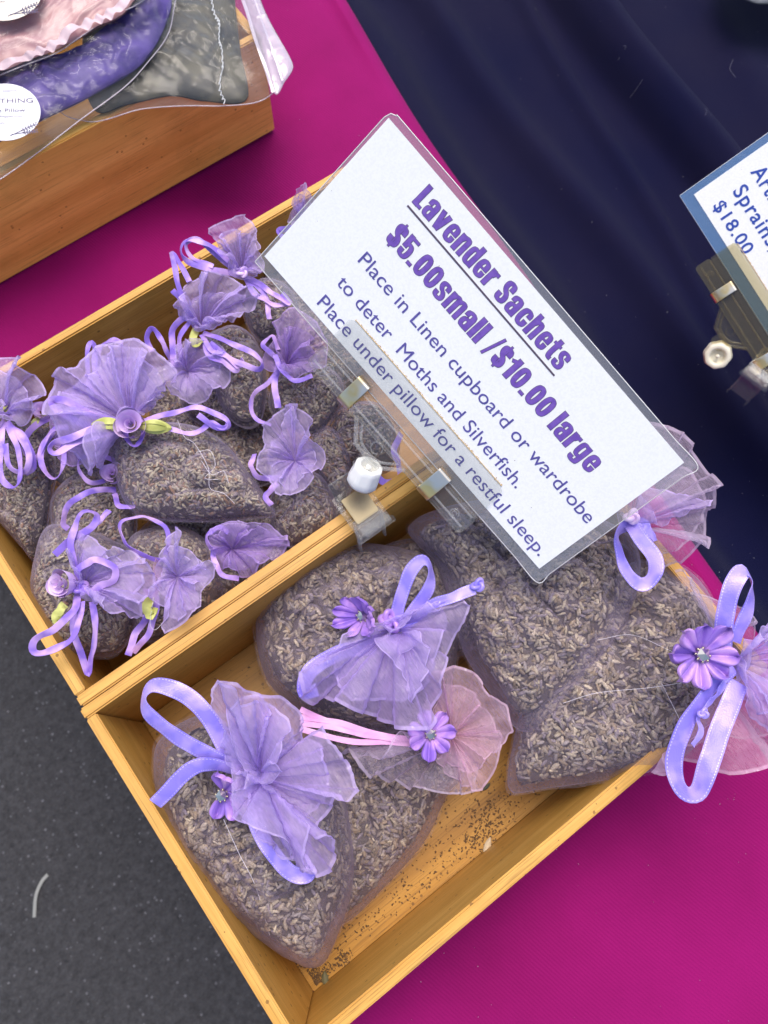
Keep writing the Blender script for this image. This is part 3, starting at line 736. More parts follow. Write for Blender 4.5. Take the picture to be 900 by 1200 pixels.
r = sachet('shaded small lavender sachet with thin ribbon rings and rosebud, beneath the big rosebud sachet', GS, (110, 610, .03),
           [(60, 590), (84, 560), (120, 550), (152, 565), (160, 610), (150, 645), (110, 650), (68, 630)], .080, (0, 0), .018, .02, (136, 566, .104), 21)
ribbon(r, [(130, 560, .106), (108, 566, .114), (92, 552, .117), (96, 536, .116), (118, 534, .114), (136, 540, .110)], .0042, [20, 30, 50, 40, 20, 10])
ribbon(r, [(136, 574, .106), (110, 575, .116), (84, 588, .117), (74, 612, .112), (80, 620, .108)], .0050, [20, 20, 30, 50, 40])
ribbon(r, [(134, 578, .106), (140, 592, .112), (156, 594, .112), (150, 580, .108)], .0046, [20, 30, 50, 30])
rosebud(r, (132, 556, .112), .0075, (0, 0, 1), .6, ())

r = sachet('small lavender sachet in the corner, its bow loop reaching over the left side board', GS, (95, 700, .03),
           [(56, 618), (90, 616), (130, 632), (160, 650), (166, 690), (158, 730), (140, 764), (110, 770), (72, 762), (50, 735), (38, 700), (42, 655)], .088, (0, -.006), .024, .03, (97, 680, .122), 27)
frill(r, (98, 684, .122), [(92, 630, .132), (102, 626, .136), (120, 640, .137), (150, 648, .138), (172, 655, .136), (180, 672, .132), (176, 700, .130), (168, 724, .128), (150, 718, .130), (116, 712, .128), (96, 690, .128)], folds=5, amp=.0045, seed=31, layers=2, cup=.010)
ribbon(r, [(94, 682, .126), (86, 655, .138), (84, 625, .144), (98, 600, .146), (112, 602, .144), (108, 618, .142), (86, 630, .140), (64, 650, .136)], .0056, [10, 10, 10, 40, 60, 30, 20, 20])
ribbon(r, [(84, 620, .140), (96, 630, .138), (108, 618, .138), (128, 598, .132)], .0050, [30, 20, 30, 20])
ribbon(r, [(92, 688, .126), (92, 668, .140), (110, 656, .146), (132, 664, .144), (134, 680, .141), (118, 686, .139), (104, 698, .136)], .0058, [10, 20, 15, 40, 60, 20, 20])
ribbon(r, [(92, 694, .126), (86, 716, .137), (64, 736, .145), (40, 752, .147), (42, 764, .144), (66, 760, .142), (88, 742, .138), (96, 705, .130)], .0056, [10, 20, 20, 50, 60, 20, 20, 10])
ribbon(r, [(90, 700, .126), (86, 735, .122), (94, 765, .116), (105, 790, .110), (106, 770, .114), (112, 740, .122), (108, 705, .128)], .0054, [20, 10, 20, 60, 30, 10, 10])
knot(r, (96, 690, .130), .0045)
rosebud(r, (74, 684, .134), .0088, (-.45, 0, .9), 1.1, ())
ribbon(r, [(76, 708, .132), (68, 718, .134), (66, 728, .132), (74, 722, .131)], .0062, [20, 10, 30, 20], LEAF, 'leaf')

r = sachet('small lavender sachet against the divider with a star shaped ruff and a round ribbon ring', GS, (200, 690, .03),
           [(150, 640), (175, 620), (215, 618), (248, 640), (262, 680), (252, 712), (215, 735), (175, 752), (152, 720)], .080, (0, 0), .022, .03, (205, 672, .115), 35)
frill(r, (208, 676, .121), [(184, 662, .128), (196, 640, .134), (206, 618, .138), (222, 644, .138), (232, 662, .136), (257, 664, .138), (250, 680, .134), (236, 694, .132), (238, 712, .130), (226, 722, .131), (194, 742, .131), (198, 712, .130), (176, 700, .128), (182, 684, .126)], folds=6, amp=.0032, seed=41, layers=2, cup=.006)
frill(r, (192, 672, .115), [(160, 650, .120), (184, 655, .128), (184, 700, .126), (166, 716, .122), (150, 690, .120)], folds=5, amp=.003, seed=44, layers=1, mat=ORG_PINK)
ribbon(r, [(196, 656, .122), (178, 655, .127), (150, 640, .133), (140, 622, .135), (148, 608, .136), (172, 606, .136), (192, 616, .133), (198, 634, .130), (194, 650, .126)], .0040, [40, 45, 40, 50, 50, 50, 50, 45, 40])
ribbon(r, [(172, 690, .118), (172, 720, .116), (158, 745, .112), (150, 768, .108)], .0056, [10, 20, 10, 20])
ribbon(r, [(182, 690, .120), (182, 720, .118), (172, 745, .114), (156, 765, .108)], .0050, [15, 10, 20, 20])
ribbon(r, [(176, 700, .126), (172, 712, .129), (176, 722, .127), (182, 712, .126)], .0066, [20, 0, 20, 20], LEAF, 'leaf')
hairs(r, [[(180, 700, .13), (176, 730, .128), (182, 738, .128), (192, 728, .127)]], .00013)

r = sachet('small lavender sachet wedged by the divider, dark violet ruff with folds like a rosette', GS, (290, 670, .03),
           [(235, 640), (262, 620), (300, 618), (335, 640), (330, 668), (290, 690), (262, 705), (240, 690)], .072, (0, 0), .018, .022, (262, 648, .10), 47)
frill(r, (272, 644, .106), [(244, 640, .114), (246, 622, .120), (278, 612, .126), (310, 616, .126), (340, 630, .122), (342, 642, .118), (318, 655, .116), (300, 674, .114), (280, 672, .112), (262, 668, .110), (252, 655, .110)], folds=7, amp=.0048, seed=51, layers=2, cup=.008, mat=ORG_DARKER)
ribbon(r, [(262, 648, .108), (246, 640, .120), (242, 628, .122), (256, 618, .124), (268, 624, .122)], .0048, [30, 40, 50, 30, 20])
ribbon(r, [(250, 642, .112), (252, 660, .114), (262, 674, .112), (280, 678, .108)], .0046, [30, 20, 30, 30])

r = sachet('small lavender sachet left of the clip, its pale ruff open and facing up', GS, (355, 590, .03),
           [(320, 575), (345, 552), (378, 560), (396, 595), (398, 618), (380, 632), (340, 640), (318, 615)], .084, (0, 0), .020, .03, (342, 560, .118), 57)
frill(r, (346, 540, .118), [(334, 476, .132), (348, 474, .136), (360, 500, .138), (374, 524, .137), (374, 550, .134), (362, 570, .130), (338, 580, .130), (322, 578, .128), (316, 560, .128), (300, 552, .128), (302, 536, .130), (312, 520, .132), (306, 500, .132), (320, 490, .132)], folds=5, amp=.0044, seed=61, layers=2, cup=.004)
ribbon(r, [(328, 560, .118), (306, 560, .120), (294, 548, .122), (298, 532, .120)], .0052, [20, 30, 40, 30])
ribbon(r, [(326, 566, .118), (312, 580, .118), (318, 592, .114)], .005, [20, 20, 30])

r = sachet('small lavender sachet whose violet ruff touches the clip corner, thin ribbons trailing down', GS, (360, 440, .04),
           [(320, 450), (345, 428), (380, 430), (402, 450), (398, 478), (372, 508), (340, 500), (318, 480)], .090, (0, 0), .020, .03, (342, 440, .118), 67)
frill(r, (336, 428, .118), [(320, 380, .130), (346, 362, .138), (372, 380, .138), (384, 404, .134), (382, 430, .130), (362, 440, .128), (344, 444, .126), (322, 436, .124)], folds=7, amp=.004, seed=71, layers=2, cup=.007, mat=ORG_DARKER)
ribbon(r, [(334, 430, .122), (318, 415, .128), (308, 402, .131), (320, 394, .132), (326, 410, .128)], .0044, [30, 20, 40, 40, 30])
ribbon(r, [(326, 428, .122), (322, 450, .120), (326, 478, .116)], .0056, [10, 10, 10])
ribbon(r, [(328, 432, .122), (312, 450, .120), (294, 468, .118), (300, 490, .114), (318, 498, .112)], .0040, [20, 20, 40, 40, 30])
ribbon(r, [(322, 416, .130), (332, 436, .130), (346, 446, .130), (366, 440, .130)], .0044, [20, 20, 20, 20])

r = sachet('small lavender sachet near the back board, cupped ruff above ribbon loops spread right', GS, (270, 430, .04),
           [(240, 400), (275, 385), (300, 400), (312, 440), (306, 490), (285, 500), (262, 480), (248, 440)], .092, (0, 0), .022, .03, (238, 388, .125), 77)
frill(r, (236, 386, .128), [(204, 362, .140), (218, 346, .146), (236, 322, .150), (262, 326, .150), (286, 338, .148), (306, 350, .144), (290, 370, .138), (262, 386, .134), (240, 392, .132), (222, 380, .132)], folds=7, amp=.0042, seed=81, layers=2, cup=.010)
ribbon(r, [(232, 384, .130), (214, 350, .144), (204, 312, .152), (200, 296, .152), (206, 300, .150), (222, 330, .148)], .0048, [10, 10, 20, 60, 30, 10])
ribbon(r, [(230, 386, .130), (212, 352, .140), (202, 340, .144)], .005, [20, 20, 20])
ribbon(r, [(238, 390, .132), (262, 398, .137), (292, 412, .137), (308, 424, .134), (302, 432, .132), (276, 424, .133), (246, 402, .132)], .0050, [10, 20, 10, 60, 30, 20, 10])
ribbon(r, [(236, 392, .132), (248, 410, .133), (268, 420, .133), (280, 432, .131), (274, 434, .130), (262, 424, .131), (240, 400, .131)], .0044, [10, 20, 20, 60, 30, 20, 10])
ribbon(r, [(238, 394, .131), (244, 415, .131), (264, 425, .130), (284, 428, .130), (282, 420, .131)], .0046, [20, 20, 20, 40, 50])
ribbon(r, [(230, 386, .131), (226, 398, .134), (232, 404, .133), (236, 396, .131)], .0060, [20, 10, 20, 20], LEAF, 'leaf')

r = sachet('small lavender sachet whose see-through ruff and looped ribbon stand over the back rim', GS, (310, 370, .04),
           [(288, 345), (310, 330), (340, 340), (352, 372), (340, 400), (312, 402), (290, 380)], .094, (0, 0), .018, .03, (286, 322, .124), 87)
frill(r, (284, 320, .130), [(256, 292, .142), (246, 270, .152), (264, 262, .156), (286, 254, .158), (302, 274, .154), (306, 300, .148), (312, 322, .142), (300, 326, .138), (268, 318, .136)], folds=6, amp=.004, seed=91, layers=2, cup=.007)
ribbon(r, [(282, 322, .132), (250, 316, .142), (222, 308, .148), (212, 294, .150), (220, 282, .152), (244, 286, .150), (268, 306, .142)], .0052, [10, 20, 20, 60, 40, 20, 10])
ribbon(r, [(280, 320, .132), (252, 298, .144), (232, 280, .150), (218, 286, .152), (226, 302, .148), (250, 312, .144)], .0046, [10, 20, 30, 60, 30, 20])
ribbon(r, [(288, 324, .132), (306, 334, .134), (326, 348, .134), (340, 356, .132), (330, 344, .134)], .0052, [10, 10, 20, 50, 20])
ribbon(r, [(288, 326, .132), (300, 345, .132), (320, 356, .131), (338, 356, .130)], .0052, [10, 20, 20, 20])
ribbon(r, [(296, 330, .132), (310, 345, .132), (316, 374, .128)], .0048, [10, 10, 20])
knot(r, (285, 320, .138), .0040, ROSE)

r = sachet('small lavender sachet tucked right behind the rosebud sachet, round ruff and two ribbon arches', GS, (250, 470, .03),
           [(215, 455), (245, 440), (275, 450), (285, 480), (275, 500), (240, 498), (215, 480)], .074, (0, 0), .018, .03, (222, 430, .11), 97)
frill(r, (220, 436, .112), [(192, 444, .118), (206, 415, .126), (218, 400, .128), (240, 402, .130), (264, 412, .128), (270, 430, .124), (262, 456, .120), (246, 470, .118), (222, 474, .116), (202, 466, .116)], folds=6, amp=.004, seed=101, layers=2, cup=.008)
ribbon(r, [(214, 428, .118), (210, 396, .130), (222, 378, .134), (212, 374, .136), (202, 390, .132), (204, 430, .122)], .0056, [10, 20, 40, 60, 30, 20])
ribbon(r, [(208, 430, .116), (194, 410, .126), (186, 392, .130), (178, 386, .130), (172, 396, .128), (178, 412, .122)], .0048, [20, 20, 30, 60, 30, 20])

r = sachet('small lavender sachet at the back board, mostly covered by the big price sign', GS, (362, 250, .05),
           [(345, 262), (372, 248), (400, 262), (405, 295), (380, 310), (352, 298)], .085, (0, 0), .016, .03, (350, 262, .115), 107)
frill(r, (352, 262, .118), [(338, 262, .124), (346, 230, .142), (356, 216, .150), (364, 232, .148), (372, 250, .138), (364, 266, .128), (346, 272, .124)], folds=4, amp=.003, seed=111, layers=2, cup=.004)
ribbon(r, [(352, 264, .118), (336, 268, .122), (326, 272, .120), (340, 284, .116)], .0056, [10, 30, 40, 20])

r = sachet('small dark lavender bag without a visible ruff, beneath the clip bar', GS, (420, 510, .03),
           [(384, 520), (392, 488), (420, 474), (450, 480), (468, 510), (462, 545), (432, 556), (396, 550)], .070, (0, 0), .026, .03, (470, 500, .08), 117)
ribbon(r, [(470, 508, .09), (462, 530, .10), (470, 556, .112), (452, 566, .114), (440, 556, .108)], .0058, [20, 20, 30, 20, 20])
r = sachet('small reddish lavender bag squeezed between the rosette sachet and the clip', GS, (390, 550, .03),
           [(362, 520), (376, 500), (396, 508), (410, 535), (412, 570), (400, 590), (378, 570), (366, 545)], .078, (0, 0), .020, .03, (365, 515, .09), 127)
r = sachet('small lavender bag lying low on the box floor between the two upper piles', GS, (300, 530, .01),
           [(272, 520), (300, 508), (335, 512), (345, 545), (330, 570), (300, 565), (278, 548)], .036, (0, 0), .016, .02, (336, 515, .05), 137)
r = sachet('small lavender bag deep under the sachets by the middle of the divider', GS, (230, 620, .01),
           [(150, 650), (190, 600), (250, 590), (330, 600), (380, 640), (330, 690), (250, 700), (180, 720)], .034, (0, 0), .022, .02, (250, 640, .05), 139)
r = sachet('small lavender bag deep under the sachets by the back board', GS, (330, 330, .01),
           [(300, 330), (360, 300), (430, 320), (440, 400), (400, 450), (340, 440), (300, 400)], .045, (0, 0), .022, .03, (350, 330, .05), 149)

r = sachet('small lavender bag low between the rosebud sachet and the back board', GS, (260, 500, .01),
           [(170, 440), (230, 430), (290, 440), (330, 480), (345, 540), (300, 570), (230, 560), (180, 500)], .048, (0, 0), .022, .03, (180, 470, .05), 151)

# ------------------------------------------------------------------ large sachets in the front box
r = sachet('large lavender sachet in the near left corner, wide violet ribbon looped to the left', GL, (290, 1000, .01),
           [(186, 868), (222, 842), (262, 836), (320, 850), (372, 880), (402, 930), (414, 1000), (412, 1045), (396, 1092), (378, 1126), (352, 1126), (300, 1094), (250, 1054), (212, 1004), (188, 950), (180, 905)],
           .072, (-.006, -.012), .040, .055, (292, 905, .122), 201, inset=.0075, crease=1.7)
frill(r, (300, 910, .128), [(258, 872, .142), (255, 797, .160), (285, 806, .156), (330, 816, .158), (354, 836, .152), (356, 870, .142), (378, 850, .150), (404, 890, .152), (422, 926, .150), (390, 944, .140), (376, 962, .138), (392, 1000, .134), (390, 1020, .134), (356, 1022, .138), (322, 990, .142), (288, 966, .146), (274, 930, .142), (272, 902, .138)],
      folds=8, amp=.0060, seed=203, layers=2, cup=.010)
frill(r, (306, 905, .134), [(256, 800, .162), (300, 822, .164), (332, 866, .164), (330, 905, .158), (300, 915, .150), (282, 890, .150)], folds=3, amp=.0035, seed=207, layers=1, cup=.012)
frill(r, (310, 915, .136), [(286, 905, .150), (278, 925, .154), (290, 962, .152), (340, 1005, .144), (372, 1022, .140), (350, 960, .142), (330, 930, .142)], folds=3, amp=.003, seed=209, layers=1, cup=.010)
ribbon(r, [(282, 900, .132), (248, 886, .142), (205, 862, .150), (174, 836, .154), (168, 816, .155), (182, 803, .155), (214, 812, .153), (244, 840, .148), (262, 872, .140), (276, 896, .134)], .0110, [25, 22, 20, 30, 65, 40, 8, 8, 15, 20], SATINW)
ribbon(r, [(276, 902, .134), (248, 896, .142), (222, 902, .144), (198, 926, .142), (182, 942, .140)], .0100, [35, 25, 15, 12, 35], SATINW)
ribbon(r, [(300, 930, .130), (300, 965, .130), (320, 1000, .128), (340, 1022, .124), (360, 1026, .122), (366, 1016, .124)], .0100, [20, 20, 15, 10, 40, 50], SATINW)
flower(r, (263, 928, .126), .0175, (-.55, -.25, .8), .2, only=(0, 1, 4, 5, 6))
hairs(r, [[(262, 960, .118), (280, 1000, .112), (300, 1040, .105), (316, 1096, .08)]], .0003)

r = sachet('large lavender sachet beside the divider, ruff towards the viewer, puckered purple flower', GL, (410, 740, .01),
           [(300, 720), (306, 690), (326, 664), (362, 646), (420, 638), (480, 646), (524, 664), (536, 700), (538, 745), (528, 800), (500, 845), (450, 860), (390, 852), (345, 828), (315, 800), (302, 760)],
           .062, (0, 0), .044, .05, (452, 738, .122), 211, inset=.0055, crease=1.8)
frill(r, (460, 738, .122), [(412, 744, .130), (382, 766, .132), (356, 790, .126), (352, 818, .124), (392, 824, .120), (424, 836, .116), (462, 850, .116), (500, 860, .118), (518, 812, .126), (522, 770, .130), (550, 710, .140), (534, 700, .142), (500, 708, .138), (474, 720, .132)],
      folds=8, amp=.0056, seed=213, layers=2, cup=.010)
frill(r, (470, 742, .128), [(440, 756, .138), (470, 790, .136), (484, 826, .132), (494, 800, .138), (504, 760, .144), (490, 742, .140)], folds=3, amp=.003, seed=217, layers=1, cup=.006)
ribbon(r, [(462, 738, .126), (468, 706, .136), (480, 672, .146), (494, 656, .150), (504, 664, .148), (502, 690, .142), (478, 726, .132)], .0100, [20, 25, 20, 35, 70, 30, 20], SATINW)
ribbon(r, [(470, 738, .128), (500, 712, .140), (530, 700, .146), (556, 690, .148)], .0080, [20, 20, 20, 20], SATINW)
knot(r, (560, 686, .149), .0042, SATINW)
ribbon(r, [(440, 758, .122), (400, 764, .124), (364, 786, .124), (356, 812, .120), (372, 808, .120)], .0110, [10, 10, 10, 50, 30], SATINW)
flower(r, (428, 722, .130), .0180, (-.45, .15, .75), 2.2, n_pet=8, squash=.75, cupz=.7)
knot(r, (456, 728, .130), .0060, PETAL, sq=(1, 1.6, .9))

r = sachet('large lavender sachet flat on the box floor with pink cords, pink ruff and flower', GL, (450, 950, .01),
           [(352, 850), (400, 832), (480, 838), (540, 870), (545, 905), (524, 932), (498, 985), (450, 1040), (404, 1082), (380, 1070), (372, 1000), (352, 920)],
           .030, (0, 0), .030, .02, (520, 868, .09), 221, inset=.006, mat=ORG_BODY)
frill(r, (528, 862, .098), [(500, 790, .112), (530, 782, .118), (556, 790, .118), (574, 816, .116), (592, 826, .116), (600, 856, .114), (588, 872, .112), (580, 900, .110), (564, 926, .106), (540, 922, .100), (520, 900, .098), (504, 880, .098)], folds=8, amp=.0046, seed=223, layers=2, cup=.008, mat=ORG_PINK)
frill(r, (528, 866, .094), [(480, 870, .096), (430, 880, .094), (400, 884, .09), (440, 905, .094), (480, 926, .096), (540, 932, .098), (560, 926, .098), (556, 890, .100)], folds=7, amp=.003, seed=227, layers=1, cup=.004, mat=ORG_PALE)
flower(r, (504, 860, .110), .0165, (-.05, -.1, 1), .35, n_pet=7)
for q, (d0, d1) in enumerate(((-1, 8), (8, 2), (15, 10), (22, 26))):
    ribbon(r, [(352, 832 + d0, .104), (400, 846 + d1 * .8, .108), (450, 862 + d1 * .3, .106), (496, 866 + d1 * .2, .102)], .0042, [20, 20, 25, 20], SATINP, 'cord')

r = sachet('large lavender sachet partly under the price sign, plain ribbon loop and dark sheer ruff', GL, (640, 700, .03),
           [(478, 620), (520, 596), (590, 586), (660, 596), (712, 612), (744, 636), (750, 676), (730, 740), (690, 800), (640, 846), (608, 856), (574, 812), (544, 766), (530, 716), (510, 660)],
           .098, (.012, .0), .034, .055, (738, 622, .148), 231, inset=.0095, crease=1.7)
frill(r, (738, 618, .142), [(700, 520, .140), (742, 488, .140), (780, 500, .142), (814, 522, .146), (832, 556, .146), (838, 596, .144), (828, 630, .142), (796, 662, .140), (764, 668, .138), (744, 640, .138)], folds=9, amp=.0035, seed=233, layers=2, cup=.006, mat=ORG_PALE)
frill(r, (738, 616, .146), [(750, 570, .154), (790, 580, .158), (836, 586, .154), (800, 606, .150), (770, 616, .148)], folds=2, amp=.003, seed=237, layers=1, cup=.006)
ribbon(r, [(738, 612, .148), (724, 626, .152), (730, 660, .154), (748, 684, .152), (766, 676, .152), (768, 656, .154), (750, 630, .154), (738, 612, .150)], .0105, [15, 60, 30, 20, 50, 10, 0, 10], SATINW)
ribbon(r, [(742, 606, .150), (758, 618, .152), (768, 634, .152)], .0070, [20, 10, 30], SATINW)
knot(r, (740, 606, .154), .0050, ROSE)
hairs(r, [[(650, 660, .124), (672, 664, .126), (690, 672, .126), (700, 690, .125), (712, 700, .124)], [(640, 680, .122), (668, 684, .124), (690, 680, .125)]], .00016)

r = sachet('large lavender sachet leaning over the right rim, purple petalled flower with silver gem', GL, (720, 830, .03),
           [(597, 926), (601, 872), (614, 828), (640, 780), (676, 724), (716, 676), (760, 656), (806, 668), (836, 706), (848, 770), (836, 830), (810, 880), (764, 904), (700, 916), (640, 924)],
           .097, (.020, .007), .030, .018, (852, 768, .168), 241, inset=.006, crease=1.8)
frill(r, (858, 775, .168), [(868, 748, .176), (900, 738, .176), (950, 720, .172), (985, 780, .168), (970, 850, .168), (900, 858, .168), (872, 834, .166)], folds=6, amp=.005, seed=243, layers=2, cup=.008)
frill(r, (838, 800, .150), [(790, 876, .134), (762, 905, .130), (830, 898, .134), (900, 894, .140), (960, 880, .146), (950, 800, .15), (880, 790, .156)], folds=6, amp=.002, seed=247, layers=2, cup=.002, mat=ORG_PINK)
frill(r, (840, 745, .150), [(790, 668, .140), (812, 676, .145), (862, 710, .148), (880, 760, .152), (860, 775, .155)], folds=4, amp=.002, seed=249, layers=1, closed=False, mat=ORG_PALE)
ribbon(r, [(846, 768, .172), (850, 720, .184), (860, 684, .190), (872, 668, .190), (882, 684, .188), (876, 716, .184), (860, 752, .176)], .0115, [30, 15, 15, 40, 70, 30, 20], SATINW)
ribbon(r, [(858, 780, .172), (832, 808, .178), (804, 850, .180), (790, 892, .178), (798, 924, .175), (818, 928, .174), (832, 890, .176), (846, 850, .174), (866, 800, .170)], .0125, [10, 30, 25, 15, 30, 60, 25, 15, 10], SATINW)
ribbon(r, [(850, 800, .176), (836, 820, .180), (820, 838, .180), (822, 856, .180), (812, 874, .180)], .0052, [10, 40, 60, 20, 40], SATINW)
knot(r, (824, 836, .183), .0030, SATINW)
flower(r, (820, 767, .182), .0200, (-.1, -.15, 1), .2, n_pet=8)
hairs(r, [[(660, 824, .135), (700, 812, .14), (760, 806, .146), (800, 800, .16)], [(700, 750, .136), (740, 744, .14), (780, 760, .16), (800, 770, .17)], [(775, 800, .15), (790, 830, .15), (800, 850, .16)]], .00014)

r = sachet('large dark lavender bag half hidden between the divider and two ruffed sachets', GL, (500, 650, .01),
           [(430, 660), (450, 640), (490, 632), (530, 640), (560, 664), (568, 710), (556, 760), (500, 770), (450, 720)], .050, (0, 0), .030, .03, (560, 640, .07), 251, inset=.003)
r = sachet('large lavender bag lying beneath the right hand sachets on the box floor', GL, (660, 740, .01),
           [(560, 640), (640, 610), (690, 620), (712, 680), (720, 750), (700, 815), (640, 840), (590, 800), (560, 720)], .034, (0, 0), .026, .02, (770, 650, .06), 261, inset=.003)

# ------------------------------------------------------------------ laminated price signs and their clips
def rows_to_matrix(R_, o):
    M_ = Matrix.Identity(4)
    for i in range(3):
        for j in range(3): M_[i][j] = R_[i][j]
        M_[i][3] = o[i]
    return M_
RS = np.array([[0.12486494127903902, 0.8235509156228886, -0.5533286869628973], [-0.9572142250040636, -0.04674513143356518, -0.2855797964442315], [-0.26105492504308764, 0.5653129947771947, 0.7824778233578172]])
OS = np.array([0.2499260891028206, 0.14450231917886253, 0.22807485473141517])

def polyplate(name, pts, n0, n1, mat, parent, bev=.0003, curve=None):
    """flat plate with outline pts (u,v) in metres between depths n0 and n1"""
    bm = bmesh.new(); vs = [bm.verts.new((u, v, n0)) for u, v in pts]; f = bm.faces.new(vs)
    g_ = bmesh.ops.extrude_face_region(bm, geom=[f]); top = [q for q in g_['geom'] if isinstance(q, bmesh.types.BMVert)]
    for v in top: v.co.z = n1
    bmesh.ops.recalc_face_normals(bm, faces=bm.faces)
    if bev: bmesh.ops.bevel(bm, geom=list(bm.edges), offset=bev, segments=2, affect='EDGES')
    me = bpy.data.meshes.new(name); bm.to_mesh(me); bm.free(); return obj(name, me, mat, parent, smooth=False)

def roundrect(u0, v0, u1, v1, r, k=5):
    o = []
    for cx_, cy_, a0 in ((u1 - r, v0 + r, -90), (u1 - r, v1 - r, 0), (u0 + r, v1 - r, 90), (u0 + r, v0 + r, 180)):
        for i in range(k + 1):
            a_ = math.radians(a0 + 90 * i / k); o.append((cx_ + r * math.cos(a_), cy_ + r * math.sin(a_)))
    return o

def lettering(name, s, u, v, hcap, width, mat, parent, n, bold=0., outline=None, extra=0.):
    """letters standing on (u,v), stretched to a cap height and a width"""
    res = []
    for lay, (of, m_, dz) in enumerate(((bold, mat, n), (bold + extra, outline, n - .00006)) if outline else ((bold, mat, n),)):
        c = bpy.data.curves.new(name, 'FONT'); c.body = s; c.size = 1; c.offset = of; c.resolution_u = 6
        if bold: c.space_character = 1.12
        tmp = bpy.data.objects.new(name, c); COL.objects.link(tmp)
        dg = bpy.context.evaluated_depsgraph_get(); me = bpy.data.meshes.new_from_object(tmp.evaluated_get(dg))
        bpy.data.objects.remove(tmp); bpy.data.curves.remove(c)
        co = np.zeros(len(me.vertices) * 3); me.vertices.foreach_get('co', co); co = co.reshape(-1, 3)
        if lay == 0:
            x0, x1 = co[:, 0].min(), co[:, 0].max(); ch = .729 + 2 * bold; yb = -bold
            sx, sy = width / (x1 - x0), hcap / ch
        co[:, 0] = (co[:, 0] - x0) * sx + u; co[:, 1] = (co[:, 1] - yb) * sy + v; co[:, 2] = dz
        me.vertices.foreach_set('co', co.ravel()); me.update()
        res.append(obj(name if lay == 0 else 'lettering_outline', me, m_, parent, smooth=False))
    return res

def chaikin(p, it=2, closed=False):
    p = [np.array(q, float) for q in p]
    for _ in range(it):
        o = [] if closed else [p[0]]
        k = len(p)
        for i in range(k if closed else k - 1):
            a_, b_ = p[i], p[(i + 1) % k]; o += [a_ * .75 + b_ * .25, a_ * .25 + b_ * .75]
        if not closed: o.append(p[-1])
        p = o
    return p
SB = [(.375, .66), (.375, .93), (.11, .93), (.11, .60), (.375, .42), (.375, .07), (.10, .07), (.10, .34)]
GLY = {
 'L': (.37, [([(.105, 0), (.105, 1)], .21, 0), ([(.0, .08), (.37, .08)], .16, 0)]),
 '0': (.48, [([(.10, .09), (.38, .09), (.38, .91), (.10, .91)], .19, 'c')]),
 '1': (.37, [([(.26, 0), (.26, 1)], .21, 0), ([(.02, .72), (.26, .86)], .17, 0)]),
 '5': (.48, [([(.03, .92), (.45, .92)], .16, 0), ([(.10, 1), (.11, .42)], .19, 0), ([(.10, .46), (.12, .62), (.38, .64), (.38, .07), (.10, .07), (.10, .32)], .18, 1)]),
 'S': (.485, [(SB, .19, 1)]), '$': (.485, [(SB, .19, 1), ([(.24, -.09), (.24, 1.09)], .07, 0)]),
 's': (.475, [([(q[0], q[1] * .79) for q in SB], .17, 1)]),
 '.': (.19, [([(.0, .085), (.19, .085)], .17, 0)]),
 'a': (.48, [([(.375, 0), (.375, .60)], .20, 0), ([(.10, .50), (.10, .72), (.375, .74), (.375, .48)], .18, 1), ([(.36, .42), (.10, .40), (.10, .06), (.30, .06), (.38, .2)], .17, 1)]),
 'v': (.48, [([(.09, .78), (.225, .0)], .19, 0), ([(.39, .78), (.255, .0)], .19, 0)]),
 'e': (.48, [([(.38, .30), (.38, .07), (.10, .07), (.10, .71), (.38, .71), (.38, .40)], .18, 1), ([(.15, .415), (.46, .415)], .10, 0)]),
 'n': (.48, [([(.10, 0), (.10, .78)], .20, 0), ([(.12, .56), (.18, .72), (.38, .76), (.38, .5), (.38, 0)], .19, 1)]),
 'h': (.48, [([(.10, 0), (.10, 1)], .20, 0), ([(.12, .56), (.18, .72), (.38, .76), (.38, .5), (.38, 0)], .19, 1)]),
 'd': (.48, [([(.38, 0), (.38, 1)], .20, 0), ([(.37, .66), (.30, .72), (.10, .74), (.10, .05), (.30, .06), (.37, .14)], .18, 1)]),
 'r': (.36, [([(.10, 0), (.10, .78)], .20, 0), ([(.14, .52), (.20, .69), (.36, .69)], .19, 1)]),
 'c': (.48, [([(.38, .48), (.38, .71), (.10, .71), (.10, .07), (.38, .07), (.38, .32)], .19, 1)]),
 't': (.34, [([(.17, .94), (.17, .08), (.33, .08)], .19, 1), ([(.0, .71), (.33, .71)], .13, 0)]),
 'm': (.74, [([(.10, 0), (.10, .78)], .19, 0), ([(.12, .58), (.18, .70), (.37, .76), (.37, .5), (.37, 0)], .18, 1), ([(.38, .58), (.44, .70), (.64, .76), (.64, .5), (.64, 0)], .18, 1)]),
 'l': (.21, [([(.105, 0), (.105, 1)], .21, 0)]),
 '/': (.36, [([(.05, -.06), (.31, 1.06)], .10, 0)]),
 'g': (.48, [([(.38, .78), (.38, -.02), (.34, -.15), (.10, -.15), (.10, .02)], .18, 1), ([(.37, .66), (.30, .72), (.10, .74), (.10, .14), (.30, .16), (.37, .22)], .17, 1)]),
}
